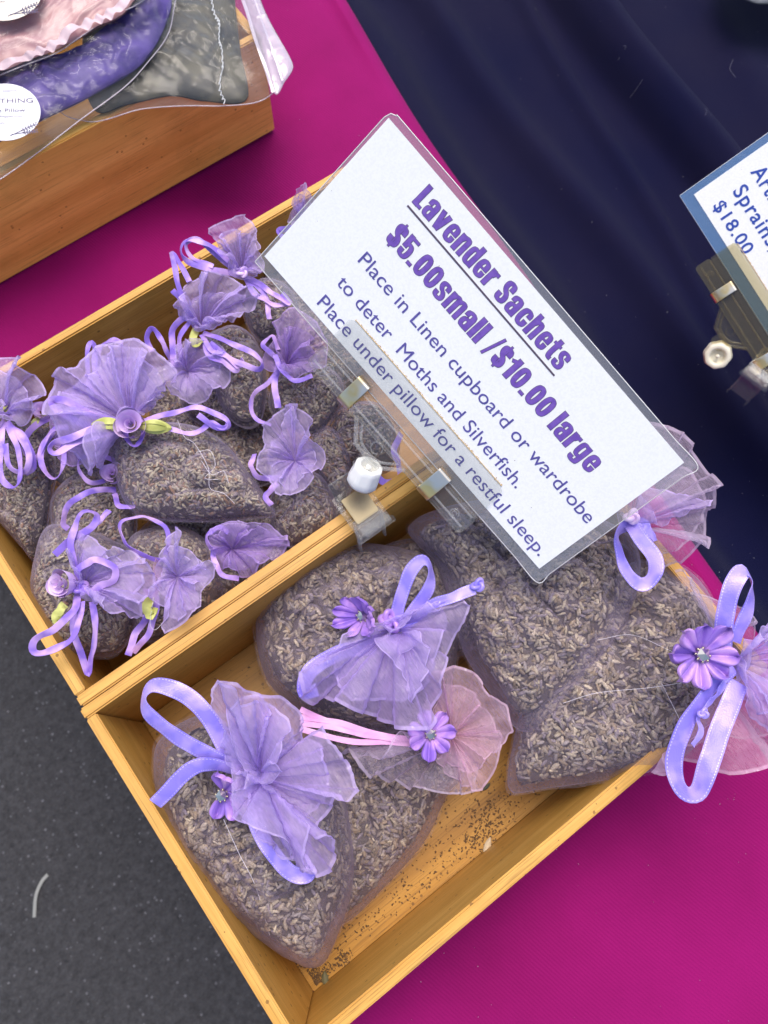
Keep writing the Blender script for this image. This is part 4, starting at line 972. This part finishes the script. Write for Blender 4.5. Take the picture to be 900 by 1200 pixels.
def headline(s, u, v, hcap, width, parent, n):
    """heavy condensed display letters: purple strokes over a slightly wider dark outline"""
    adv = 0; lay = []
    for ch in s:
        if ch == ' ': adv += .24; continue
        w_, st = GLY[ch]; lay.append((adv, st)); adv += w_ + .062
    sx = width / (adv - .062)
    for nm, m_, extra, dz in (('lettering', INKP, 0, 0.), ('lettering_outline', INKO, .036, -.00012)):
        V = []; F = []; z_ = 0
        for x0, st in lay:
            for pts, wd, sm in st:
                cl_ = sm == 'c'; p = chaikin(pts, 3, cl_) if sm else [np.array(q, float) for q in pts]
                k = len(p); wd2 = wd * .93 + extra; z_ = (z_ + 1) % 7; b0_ = len(V)
                for i in range(k):
                    a_ = p[(i - 1) % k] if (i or cl_) else p[0]; b_ = p[(i + 1) % k] if (i < k - 1 or cl_) else p[-1]
                    t_ = b_ - a_; t_ = t_ / (np.linalg.norm(t_) + 1e-9); nr = np.array([-t_[1], t_[0]])
                    q = p[i].copy()
                    if extra and not cl_:
                        if i == 0: q = q - t_ * extra / 2
                        if i == k - 1: q = q + t_ * extra / 2
                    for sg_ in (-1, 1):
                        w3 = q + nr * sg_ * wd2 / 2 * (1 if abs(t_[1]) > .6 else .86)
                        V.append((u + (x0 + w3[0]) * sx, v + w3[1] * hcap, n + dz + z_ * 6e-6))
                for i in range(k if cl_ else k - 1):
                    a2, b2 = b0_ + 2 * i, b0_ + 2 * ((i + 1) % k); F.append((a2, b2, b2 + 1, a2 + 1))
        obj(nm, mesh(nm, V, F), m_, parent, smooth=False)

def laminated(root, W, Hh, p0, p1, film_mat, corner=.004):
    polyplate('laminate', [(0.0, .0), (W, .0), (W, Hh), (corner * 1.4, Hh), (corner * .35, Hh - corner * .5), (.0, Hh - corner * 1.5)], -.0004, .0004, film_mat, root, 0)
    # paper just under the upper film skin
    me = mesh('paper', [(p0[0], p0[1], -.0006), (p1[0], p0[1], -.0006), (p1[0], p1[1], -.0006), (p0[0], p1[1], -.0006), (p0[0], p0[1], .0007), (p1[0], p0[1], .0007), (p1[0], p1[1], .0007), (p0[0], p1[1], .0007)],
              [(3, 2, 1, 0), (4, 5, 6, 7), (0, 1, 5, 4), (1, 2, 6, 5), (2, 3, 7, 6), (3, 0, 4, 7)])
    obj('paper', me, PAPER, root, smooth=False)
    # welded rim of the film, catches the light
    V = []; 
    edge = [(0, 0), (W, 0), (W, Hh), (corner * 1.4, Hh), (corner * .35, Hh - corner * .5), (0, Hh - corner * 1.5), (0, 0)]
    pts = []
    for a_, b_ in zip(edge[:-1], edge[1:]):
        for q in np.linspace(0, 1, 12, endpoint=False): pts.append((a_[0] + (b_[0] - a_[0]) * q, a_[1] + (b_[1] - a_[1]) * q, 0))
    pts.append((0, 0, 0))
    cord(root, pts, .00032, plain('film_edge', (.75, .74, .74), .3), 'film_edge', world=True, n=400, sides=4).data.transform(Matrix.Translation(root.location))

sg = thing('price_sign', 'white laminated price sign for lavender sachets held up over the boxes by the central clip', 'sign', OS)
sg.matrix_world = rows_to_matrix(RS, OS)
def mk(W, Hh, p0, p1, root, fm):
    loc = root.location.copy(); 
    laminated(root, W, Hh, p0, p1, fm)
# parts are built in the sign's own frame
mk(.270, .1206, (.0022, .0072), (.2632, .1162), sg, LAMIN)
TXT = .00095
headline('Lavender Sachets', .0445, .0958, .0138, .1300, sg, TXT)
headline('$5.00small /$10.00 large', .0480, .0700, .0140, .1860, sg, TXT)
polyplate('underline', [(.0440, .0920), (.1752, .0920), (.1752, .0931), (.0440, .0931)], .00072, .00090, INKO, sg, 0)
lettering('lettering', 'Place in Linen cupboard or wardrobe', .0455, .0490, .0090, .2125, INKB, sg, TXT)
lettering('lettering', 'to deter  Moths and Silverfish.', .0455, .0300, .0090, .1680, INKB, sg, TXT)
lettering('lettering', 'Place under pillow for a restful sleep.', .0455, .0123, .0090, .2110, INKB, sg, TXT)

def tube_local(root, pts, rad, mat, name, n=24, sides=6):
    c = cord(None, pts, rad, mat, name, world=True, n=n, sides=sides); c.parent = root; return c

def clip(label, jshift, R_, O_, cl, ball_mat, js=1.0):
    """clear sign clip; its frame is that of the sign, shifted along the lower edge"""
    root = thing('sign_clip', label, 'clip', (0, 0, 0), 'clear plastic sign clips')
    root.matrix_world = rows_to_matrix(R_, O_)
    a_ = .0665; b_ = .2135
    polyplate('clip_bar', roundrect(a_, -.0175, b_, -.0015, .0035), -.0030, -.0012, cl, root, .0004)
    polyplate('clip_bar', roundrect(a_, -.0175, b_, -.0015, .0035), .0012, .0032, cl, root, .0004)
    polyplate('front_flap', [(a_ + .0005, -.0014), (b_ - .001, -.0014), (b_ - .004, .0225), (b_ - .007, .0240), (a_ + .0030, .0235), (a_ + .0005, .0215)], .0016, .0026, cl, root, .0002)
    polyplate('back_flap', [(a_ + .002, -.0014), (b_ - .004, -.0014), (b_ - .006, .020), (a_ + .003, .020)], -.0026, -.0014, cl, root, .0002)
    for v_ in (-.0125, -.0030):
        tube_local(root, [(a_ + .003, v_, .0036), (b_ - .003, v_, .0036)], .0007, (CLEARR if cl is CLEAR else cl), 'rib', 8, 8)
    for s0, s1 in ((.0965, .1065), (.1730, .1835)):
        # folded spring sleeve: a C section round the bar
        V = []; sec = [(.0030, -.0008), (.0032, .0046), (.0010, .0056), (-.0090, .0062), (-.0165, .0050), (-.0190, .0020), (-.0192, -.0020), (-.0165, -.0052), (-.0040, -.0046)]
        sc = catmull([(v, n, 0) for v, n in sec], 40)
        rows = [[(s0 + (s1 - s0) * q, c_[0], c_[1]) for c_ in sc] for q in (0, .04, .5, .96, 1)]
        inn = [[(s0 + (s1 - s0) * q, c_[0] * .985 - .0001, c_[1] * .86) for c_ in sc] for q in (1, .96, .5, .04, 0)]
        V = np.array(rows + inn).reshape(-1, 3)
        obj('metal_sleeve', mesh('metal_sleeve', V, grid_faces(10, 40, True)), METAL, root, smooth=False)
    tz = [(.1130, -.0165), (.1600, -.0165), (.1600, -.0180), (.1475, -.0290), (.1445, -.0300), (.1270, -.0300), (.1245, -.0285)]
    polyplate('bracket_plate', tz, -.0008, .0008, cl, root, .0003)
    tube_local(root, [(q[0], q[1], .0010) for q in (tz[0], tz[6], tz[5], tz[4], tz[3], tz[1])], .0014, (CLEARR if cl is CLEAR else cl), 'bracket_rim', 60, 8)
    tube_local(root, [(.1195, -.0175, .0010), (.1285, -.0265, .0010), (.1435, -.0265, .0010), (.1540, -.0175, .0010)], .0009, (CLEARR if cl is CLEAR else cl), 'bracket_rim', 50, 8)
    for uc, vc, rr in ((.0800, -.0090, .0030), (.0800, -.0090, .0015), (.2010, -.0100, .0030), (.2010, -.0100, .0015), (.1370, -.0210, .0040)):
        tube_local(root, [(uc + rr * math.cos(q), vc + rr * math.sin(q), .0034 if rr < .0039 else .0010) for q in np.linspace(0, 5.6, 14)], .0004, (CLEARR if cl is CLEAR else cl), 'embossed_ring', 40, 5)
    # dirt collected along the upper edge of the flap
    g = np.random.default_rng(4)
    V = []; F = []
    for q in range(260):
        uu = g.uniform(a_ + .003, b_ - .007); vv = .0246 + g.normal(0, .00035); s_ = g.uniform(.00010, .00034)
        k = len(V); V += [(uu - s_ * 1.6, vv, .0012), (uu, vv - s_, .0012), (uu + s_ * 1.6, vv, .0012), (uu, vv + s_, .0012), (uu, vv, .0014)]; F += [(k, k + 1, k + 4), (k + 1, k + 2, k + 4), (k + 2, k + 3, k + 4), (k + 3, k, k + 4)]
    obj('dirt', mesh('dirt', V, F), plain('rusty_dirt', (.42, .24, .08), .9), root, kind='stuff')
    tube_local(root, [(a_ + .003, .0243, .00125), ((a_ + b_) / 2, .0243, .00125), (b_ - .007, .0246, .00125)], .00028, plain('grime', (.62, .45, .22), .8), 'grime_line', 30, 5)
    # ball joint: short ribbed barrel with a socket
    top_ = RS.T @ (P(433, 546, .176) - OS); low_ = RS.T @ (P(419, 575, .158) - OS)
    ax = top_ - low_; ax /= np.linalg.norm(ax); J = top_ - ax * .0058 + np.array([jshift[0], jshift[1], 0])
    if js != 1: ax = np.array([.12, -.05, 1.]) / np.linalg.norm([.12, -.05, 1.])
    x_ = np.cross(ax, [0, 1, 0]); x_ /= np.linalg.norm(x_); y_ = np.cross(ax, x_)
    prof = [(0, .0008), (.0040, .0008), (.0050, .0012), (.0056, .0058), (.0066, .0064), (.0084, .0064), (.0092, .0056), (.0094, .0020), (.0102, -.0040), (.0104, -.0080), (.0090, -.0104), (0, -.0106)]
    prof = [(p_ * js, q_) for p_, q_ in prof]; V = []
    for i in range(32):
        th = 2 * math.pi * i / 32; wv = 1 + .035 * math.cos(8 * th)
        for r_, h_ in prof: V.append(J + (x_ * math.cos(th) + y_ * math.sin(th)) * r_ * (wv if r_ > .009 * js else 1) + ax * h_)
    obj('ball_joint', mesh('ball_joint', V, grid_faces(32, len(prof), True)), ball_mat, root, smooth=False)
    V = []
    for i in range(20):
        th = 2 * math.pi * i / 20
        for r_, h_ in ((0, .0062), (.0016, .0062), (.0019, .0056), (.0019, .0040)): V.append(J + (x_ * math.cos(th) + y_ * math.sin(th)) * r_ + ax * h_)
    obj('joint_pin', mesh('joint_pin', V, grid_faces(20, 4, True)), ball_mat, root)
    polyplate('bracket_arm', roundrect(.1330, -.0400, .1485, -.0270, .003), .0026, .0046, cl, root, .0004)
    return root

def clamp_parts(root, R_, O_, cl, C0, ax_, plate=True):
    """spring clamp that sits astride a board; C0 the top centre of the board, ax_ the board's direction"""
    ax_ = np.array(ax_) / np.linalg.norm(ax_); up = np.array([0, 0, 1.0]); ac = np.cross(up, ax_)
    def L(a, c, h): Wd = C0 + ax_ * a * 1.25 + ac * (c * 1.15) + up * (h * 1.1); return R_.T @ (Wd - O_)
    def prism(name, pts, mat, c0, c1, along=0):
        """pts (a,h) outline pushed from c0 to c1 across the board, or (c,h) along it"""
        bm = bmesh.new(); A = []; B = []
        for p_ in pts:
            if along == 0: A.append(bm.verts.new(L(p_[0], c0, p_[1]))); B.append(bm.verts.new(L(p_[0], c1, p_[1])))
            else: A.append(bm.verts.new(L(c0, p_[0], p_[1]))); B.append(bm.verts.new(L(c1, p_[0], p_[1])))
        bm.faces.new(A); bm.faces.new(B[::-1]); k = len(pts)
        for i in range(k): bm.faces.new((A[i], A[(i + 1) % k], B[(i + 1) % k], B[i]))
        bmesh.ops.recalc_face_normals(bm, faces=bm.faces)
        bmesh.ops.bevel(bm, geom=list(bm.edges), offset=.0005, segments=2, affect='EDGES')
        me = bpy.data.meshes.new(name); bm.to_mesh(me); bm.free(); return obj(name, me, mat, root, smooth=False)
    # two jaws: bent plates seen end on, with wings above
    for sg_ in (1, -1):
        jaw = [(sg_ * .0095, -.026), (sg_ * .0112, -.026), (sg_ * .0108, -.010), (sg_ * .0070, .008), (sg_ * .0075, .012), (sg_ * .0200, .022), (sg_ * .0190, .0235), (sg_ * .0050, .0135), (sg_ * .0050, .007), (sg_ * .0085, -.010)]
        prism('jaw', jaw, cl, -.0085, .0085, 1)
        for e_ in (-.0090, .0082):
            prism('jaw_rib', [(sg_ * .0120, -.028), (sg_ * .0150, -.028), (sg_ * .0128, -.008), (sg_ * .0092, .009), (sg_ * .0068, .009), (sg_ * .0098, -.010)], cl, e_, e_ + .0014, 1)
    if plate: prism('spring_plate', [(-.0085, .0150), (.0085, .0190), (.0086, .0182), (-.0084, .0142)], METALD, -.0070, .0075, 1)
    prism('clamp_top', [(-.0160, .0112), (.0130, .0160), (.0132, .0140), (-.0158, .0092)], cl, -.0105, .0110, 1)
    prism('clamp_lip', [(-.0185, .0095), (-.0150, .0125), (-.0145, .0105), (-.0175, .0080)], cl, -.0120, .0125, 1)

ck = clip('clear plastic spring clip gripping the divider and the lower edge of the white price sign', (0, 0), RS, OS, CLEAR, WHITEP)
clamp_parts(ck, RS, OS, CLEAR, np.array([.2255, .0004, .1201]), (1, 0, 0))

# second sign at the right border of the picture
z0 = .115
b0 = P(796.7, 229.3, z0); bu = P(835.3, 290, z0 - .0107); bv = P(900, 142, z0 + .0480)
eu = bu - b0; eu /= np.linalg.norm(eu); ev = bv - b0; ev -= eu * (ev @ eu); ev /= np.linalg.norm(ev); en = np.cross(eu, ev)
R2 = np.stack([eu, ev, en], 1)
s2 = thing('price_sign', 'laminated price sign with blue film border and blue lettering, at the right edge', 'sign', b0)
s2.matrix_world = rows_to_matrix(R2, b0)
laminated(s2, .27, .1206, (.0060, .0090), (.264, .112), LAMINB, .0002)
def on2(px, py):
    d = RC.T @ np.array([(px - 450) / FPX, (py - 600) / FPX, 1.0]); n_ = R2[:, 2]; t_ = n_ @ (b0 - CAM) / (n_ @ d)
    return (R2.T @ (CAM + d * t_ - b0))[:2]
cl0 = on2(836, 241); cap = .0088
u_, v_ = on2(835, 242); lettering('lettering', '$18.00', u_, v_, .0102, .0475, INKR, s2, .00095, .012)
u_, v_ = on2(858, 225); lettering('lettering', 'Sprains, Strains', u_, v_, .0118, .1150, INKR, s2, .00095, .012)
u_, v_ = on2(879, 202); lettering('lettering', 'Arthritis,', u_, v_, .0118, .0640, INKR, s2, .00095, .012)
e_ = on2(823, 308); f_ = on2(876, 281)
SC2 = .86
O2 = b0 + R2 @ np.array([e_[0] - .0665 * SC2, e_[1] + .0095 * SC2, 0])
c2 = clip('yellowed clear clip with a cream ball joint on the blue bordered sign at the right', (.0065, -.0045), R2, O2, CLEARY, CREAMP, 1.3)
w0 = P(905, 470, .055)
clamp_parts(c2, R2, O2, CLEAR, w0, (.2, -1, 0), False)
c2.scale = (SC2,) * 3

# ------------------------------------------------------------------ zip bags with eye pillows on the crate
def soft_sheet(outline, z, thick, seed, amp, name, mat, root, n=200, mr=60, uv=True, zs=None, bottom=True, k=60):
    o = np.array(outline, float); W = np.array([P(q[0], q[1], z if zs is None else zs[i]) for i, q in enumerate(o)])
    C = catmull(W, n, True); cen = C.mean(0); f1 = wob(seed, 6, k); f2 = wob(seed + 1, 6, k * 2.5); off = np.array(root.location)
    r = np.linspace(0, 1, mr) ** .8; X = cen + (C - cen)[:, None] * r[None, :, None]
    prof_ = (1 - r ** 3)[None]; up = X.copy(); up[..., 2] += thick * prof_ ** .6 + amp * (np.exp(-(f1(X) / .16) ** 2) * .9 + np.abs(f1(X)) * .8 - .4 + .30 * np.exp(-(f2(X) / .2) ** 2) + .2 * f2(X)) * (1 - .6 * r[None] ** 6)
    lo_ = X.copy(); lo_[..., 2] -= .001
    gf = grid_faces(n, mr, True); V = np.vstack([up.reshape(-1, 3), lo_.reshape(-1, 3)]); F = np.vstack([gf, gf[:, ::-1] + n * mr])
    return obj(name, mesh(name, V, F, None, None, off), mat, root)

def fabric_thing(label, outline, z, thick, seed, amp, mat, k=60):
    c = P(*outline[0], z); r = thing('eye_pillow', label, 'pillow', (c[0], c[1], z), 'eye pillows packed in zip bags')
    soft_sheet(outline, z, thick, seed, amp, 'pillow_cover', mat, r, k=k); return r
def sat2(name, c1, c2, rough):
    m = grainy(name, c1, c2, 40, rough, .4, .6); m.node_tree.nodes['Principled BSDF'].inputs['Sheen Weight'].default_value = .3; return m
OLIVE = sat2('dark_olive_cover', (.012, .014, .013), (.070, .064, .036), .5)
VELVET = sat2('purple_cover', (.040, .014, .19), (.085, .042, .29), .5)
PINKC = sat2('pink_satin_cover', (.40, .19, .22), (.52, .28, .27), .35)

TOPZ = .1104
def zip_bag(label, outline, z, thick, seed, amp, zs=None):
    c = P(*outline[0], z); r = thing('zip_bag', label, 'plastic bag', (c[0], c[1], z), 'clear zip bags on the bamboo crate')
    soft_sheet(outline, z, thick, seed, amp, 'plastic_pouch', ZIPF, r, k=70)
    o = np.array(outline, float); W = [P(q[0], q[1], z + .0006) for q in o]; W.append(W[0])
    cord(r, W, .00045, ZIPM, 'welded_edge', world=True, n=160, sides=5); return r

p3 = fabric_thing('dark olive eye pillow with white overlocked edge, inside the rightmost zip bag', [(120, -60), (200, -70), (268, -50), (276, 10), (282, 60), (289, 116), (240, 118), (200, 112), (150, 122), (110, 128), (96, 60)], TOPZ + .004, .010, 301, .0022, OLIVE, 45)
st = [P(243, -30, .132), P(247, 0, .132), P(256, 24, .131), (P(258, 50, .130)), P(262, 75, .128), P(258, 95, .126), P(263, 120, .119)]
sc_ = catmull(st, 60); pts = []
for i, q in enumerate(sc_):
    sw = .0022 * math.sin(i * .55); dx = np.array([.7, .7, 0]); pts.append(q + dx * (sw)); 
    if i % 2: pts.append(q + dx * (sw - .0035 * (.6 + .8 * rng.uniform())) + np.array([0, 0, .0006]))
V = np.array(pts)
cord(p3, V, .00042, plain('white_thread', (.62, .64, .66), .7), 'overlock_stitching', world=True, n=500, sides=5)
z3 = zip_bag('clear zip bag with the dark olive pillow, press seal overhanging the crate corner', [(80, -80), (240, -90), (296, -60), (303, 0), (330, 56), (343, 76), (336, 92), (320, 109), (300, 120), (262, 124), (215, 124), (165, 128), (100, 142), (60, 100)], TOPZ + .003, .017, 311, .0040)
ribbon(z3, [(268, -60, .137), (283, -4, .137), (302, 52, .136), (320, 108, .124)], .0030, [0], ZIPM, 'press_seal')
ribbon(z3, [(282, -60, .136), (297, -4, .136), (316, 48, .134), (331, 94, .126)], .0016, [0], ZIPM, 'press_seal')
soft = [(284, -60), (300, -60), (306, 0), (331, 52), (343, 76), (334, 94), (321, 108), (302, 50), (286, 0)]
soft_sheet(soft, .1225, .004, 317, .0015, 'seal_strip', ZIPM, z3, k=60)

p2 = fabric_thing('purple eye pillow crumpled in the middle zip bag behind the round label', [(-60, 150), (-20, 96), (40, 70), (80, 66), (150, 30), (190, -10), (200, 10), (170, 70), (110, 110), (50, 140), (0, 165), (-40, 180)], TOPZ + .022, .010, 321, .0034, VELVET, 60)
z2 = zip_bag('clear zip bag holding the purple pillow, with a round white label', [(-120, 120), (-20, 60), (80, 30), (160, -50), (212, -60), (204, 10), (196, 42), (174, 72), (146, 102), (92, 142), (40, 182), (-10, 216), (-80, 250)], TOPZ + .020, .016, 331, .0052)
p1 = fabric_thing('pink satin eye pillow with a gathered hem in the uppermost zip bag', [(-60, -60), (60, -80), (170, -50), (150, 10), (110, 34), (76, 54), (30, 72), (-10, 88), (-60, 100)], TOPZ + .040, .010, 341, .0030, PINKC, 60)
hem = catmull([P(-30, 88, .156), P(20, 72, .158), P(66, 52, .158), P(84, 36, .160), P(120, 22, .160), P(160, -6, .160), P(190, -30, .158)], 120)
V = []
for i, q in enumerate(hem):
    for j in range(5):
        d_ = (j / 4 - .5) * .011; V.append(q + np.array([.35, -.9, 0]) * d_ * .8 + np.array([.3, .9, 0]) * .0010 * math.sin(i * .55 + 1.5 * math.sin(i * .21)) + np.array([0, 0, .0022 * math.sin(i * .7 + 2 * math.sin(i * .17)) * (.4 + abs(j / 4 - .5)) + .001]))
obj('gathered_hem', mesh('gathered_hem', V, grid_faces(120, 5), None, None, np.array(p1.location)), sat2('lilac_hem', (.52, .38, .42), (.66, .50, .54), .45), p1)
z1 = zip_bag('clear zip bag topping the stack, with the pink pillow and an ivory round label', [(-120, -60), (60, -100), (200, -60), (186, -20), (166, 2), (130, 20), (96, 42), (66, 62), (30, 76), (0, 88), (-60, 112), (-130, 110)], TOPZ + .040, .015, 351, .0045)

def round_label(bag, cx_, cy_, z, r_, ang, c, lines, tilt=(0, 0, 1)):
    C_ = P(cx_, cy_, z); X, Y, Z = frame(tilt, ang); M_ = rows_to_matrix(np.stack([X, Y, Z], 1), C_)
    n = 48; V = [(0, 0, 0)] + [(r_ * math.cos(2 * math.pi * i / n), r_ * math.sin(2 * math.pi * i / n), -.0012 * math.cos(4 * math.pi * i / n) * 0) for i in range(n)]
    V += [(q[0], q[1], q[2] - .0004) for q in V]
    F = [(0, i + 1, (i + 1) % n + 1) for i in range(n)] + [(n + 1, (i + 1) % n + n + 2, i + n + 2) for i in range(n)] + [(i + 1, i + n + 2, (i + 1) % n + n + 2, (i + 1) % n + 1) for i in range(n)]
    o = obj('round_label', mesh('round_label', V, F), plain('label_paper', c, .5), None, smooth=False)
    o.parent = bag; o.matrix_parent_inverse = Matrix.Identity(4); o.matrix_local = Matrix.Translation(-Vector(bag.location)) @ M_
    for (s, u, v, h_, wd, m_) in lines: lettering('lettering', s, u, v, h_, wd, m_, o, .0003)
    # printed lavender sprigs
    for sgn, (bx, by), ln in ((1, (r_ * .10, -r_ * .86), r_ * .85), (-1, (r_ * .16, -r_ * .80), r_ * .7)):
        V = []; F = []; ang2 = math.radians(28 if sgn > 0 else 8)
        for k in range(11):
            f = k / 10; x = bx + ln * f * math.cos(ang2); y = by + ln * f * math.sin(ang2); s_ = r_ * (.016 if f < .4 else .04)
            for q in (-1, 1):
                a2 = ang2 + q * .9 * (1 if f > .4 else .15); k0 = len(V)
                V += [(x, y, .0003), (x + s_ * math.cos(a2) * 1.6 - s_ * .5 * math.sin(a2), y + s_ * math.sin(a2) * 1.6 + s_ * .5 * math.cos(a2), .0003), (x + s_ * 2.2 * math.cos(a2), y + s_ * 2.2 * math.sin(a2), .0003), (x + s_ * math.cos(a2) * 1.6 + s_ * .5 * math.sin(a2), y + s_ * math.sin(a2) * 1.6 - s_ * .5 * math.cos(a2), .0003)]
                F.append((k0, k0 + 1, k0 + 2, k0 + 3)[::-1])
        for q in range(2):
            k0 = len(V); x1, y1 = bx + ln * math.cos(ang2), by + ln * math.sin(ang2); wl = r_ * .012
            V += [(bx, by - wl, .00025), (x1, y1 - wl, .00025), (x1, y1 + wl, .00025), (bx, by + wl, .00025)]; F.append((k0, k0 + 1, k0 + 2, k0 + 3)); break
        obj('printed_sprig', mesh('printed_sprig', V, F), INKG, o, smooth=False)
    return o
R_ = .0262
L5_ = [('ESSENTIALS', -.0010, R_ * .70, .0016, .0125, INKG), ('SOOTHING', -.0210, R_ * .30, .0044, .0420, INKG), ('Eye Pillow', -.0110, -R_ * .02, .0036, .0260, INKG), ('& Peppermint', -.0070, -R_ * .20, .0019, .0200, INKG), ('Lavender', -.0110, -R_ * .42, .0017, .0120, INKG)]
round_label(z2, 6, 131, .1525, R_, -.60 + .10, (.80, .80, .84), L5_, (.05, -.1, 1))
round_label(z1, 6, -10, .171, R_ * 1.10, -.55, (.80, .74, .62), L5_, (0, -.05, 1))
# ------------------------------------------------------------------ small details
bpy.context.view_layer.update()
# crumbs of lavender on the bare floor of the front box
V = []; F = []; CC = []
def crumb(p_, s_):
    k = len(V); a_ = rng.uniform(0, 6.28); c_, d_ = math.cos(a_), math.sin(a_); h_ = s_ * .6
    for x, y, z in ((1.3, 0, 0), (0, .7, 0), (-1.1, 0, 0), (0, -.7, 0), (0, 0, 1)):
        V.append((p_[0] + (x * c_ - y * d_) * s_, p_[1] + (x * d_ + y * c_) * s_, p_[2] + z * h_))
    F.extend([(k, k + 1, k + 4), (k + 1, k + 2, k + 4), (k + 2, k + 3, k + 4), (k + 3, k, k + 4)])
for i in range(1900):
    t_ = rng.uniform(0, 1)
    if t_ < .7: x = rng.uniform(.02, .37); y = -.242 + abs(rng.normal(0, .035)) + .004
    else: x = rng.uniform(.012, .37); y = rng.uniform(-.24, -.012)
    if rng.uniform() < .12: x = .012 + abs(rng.normal(0, .006)); y = -.240 + abs(rng.normal(0, .008))
    crumb((x, y, .0062), rng.uniform(.0003, .0010) * (1.6 if rng.uniform() < .06 else 1))
for (cx_, cy_, sp_, n_) in ((400, 1125, .004, 60), (570, 960, .012, 140), (560, 985, .01, 120), (345, 1135, .006, 90)):
    c_ = P(cx_, cy_, .0062)
    for i in range(n_): crumb((c_[0] + rng.normal(0, sp_), max(-.2418, c_[1] + rng.normal(0, sp_ * .6)), .0062), rng.uniform(.0004, .0012))
crm = tag(obj('lavender_crumbs', mesh('crumbs', V, F), CRUMB, None, False, 'stuff'), 'dark crumbs of dried lavender scattered over the bare floor of the front box', 'crumbs')

def chip(name, label, cat, px, py, z, L_, W_, ang, c, bend=.001):
    C_ = P(px, py, z); V = []
    for i in range(9):
        t_ = i / 8; w_ = W_ * math.sin(math.pi * min(1, max(.04, t_ * .96 + .02))) ** .7
        for j in range(5):
            v_ = j / 4 - .5; x = (t_ - .5) * L_; y = v_ * w_; V.append((C_[0] + x * math.cos(ang) - y * math.sin(ang), C_[1] + x * math.sin(ang) + y * math.cos(ang), z + bend * (1 - 4 * v_ * v_) + bend * .6 * math.sin(t_ * 3.1)))
    n_ = len(V); V += [(a, b, z - .00005) for a, b, _ in V]
    gf = grid_faces(9, 5); F = np.vstack([gf, gf[:, ::-1] + n_])
    return tag(obj(name, mesh(name, V, F), plain(name + '_colour', c, .7)), label, cat)
chip('dry_leaf', 'small grey green dry leaf lying in the near corner of the front box', 'leaf', 381, 1147, .0066, .010, .005, 1.1, (.16, .15, .08), .0016)
chip('dry_leaf', 'tiny dark leaf scrap on the box floor under the pink ruff', 'leaf', 570, 922, .0066, .008, .003, .1, (.10, .11, .08))
chip('flower_husk', 'single pale husk lying on the bare box floor near the front board', 'husk', 571, 992, .0066, .014, .005, .55, (.62, .50, .34), .0014)

# lint and dust specks on the cloths
V = []; F = []
dg = bpy.context.evaluated_depsgraph_get(); dg.update()
nav = bpy.data.objects['navy_tablecloth']; mag = bpy.data.objects['magenta_tablecloth']
cnt = 0
for i in range(900):
    px, py = rng.uniform(-100, 1100), rng.uniform(-150, 1250)
    q0 = P(px, py, .0)
    for o_ in (mag, nav):
        okk, hit, nn_, _ = o_.ray_cast(Vector((q0[0], q0[1], .3)), Vector((0, 0, -1)))
        if okk: break
    if not okk: continue
    if -.01 < q0[0] < .43 and -.26 < q0[1] < .67: continue
    if o_ is mag and rng.uniform() < .6: continue
    crumb((hit.x, hit.y, hit.z + .0001), rng.uniform(.00012, .00045) * (2.0 if rng.uniform() < .05 else 1))
tag(obj('lint', mesh('lint', V, F), plain('lint', (.42, .40, .42), .9), None, False, 'stuff'), 'pale specks of lint and dust on the two table cloths', 'lint')
for (pts, nm) in (([(736, 38), (742, 32), (739, 30)], 'tiny hooked pale fibre on the raised navy fold'), ([(835, 118), (838, 112), (836, 108)], 'tiny pale fibre on the navy cloth just above the blue bordered sign'), ([(880, 30), (877, 40), (884, 50)], 'thin bent fibre on the navy cloth below the plastic wrapper'), ([(755, 72), (761, 69), (764, 66)], 'tiny straight pale fibre on the navy fold, lower than the hooked one')):
    W = []
    for (px, py) in pts:
        q0 = P(px, py, .0); okk, hit, *_ = nav.ray_cast(Vector((q0[0], q0[1], .3)), Vector((0, 0, -1))); W.append((hit.x, hit.y, hit.z + .0004))
    c_ = cord(None, W, .00012, plain('lint_fibre', (.20, .19, .26), .9), 'fibre', world=True, n=14, sides=4)
    tag(c_, nm, 'fibre', 'stray fibres on the navy cloth')
# crumpled clear wrapper whose edge enters at the top right
r = P(890, -25, .01)
o = soft_sheet([(850, -40), (866, -8), (880, 1), (896, 4), (930, 0), (960, -30), (930, -80), (870, -80)], .004, .012, 401, .004, 'plastic_wrapper', grainy('wrapper', (.10, .10, .11), (.3, .3, .3), 80, .25), thing('dummy', 'x', 'x', (0, 0, 0)))
du = o.parent; o.parent = None; bpy.data.objects.remove(du)
tag(o, 'crumpled grey plastic wrapper edge at the far right end of the navy cloth', 'wrapper')
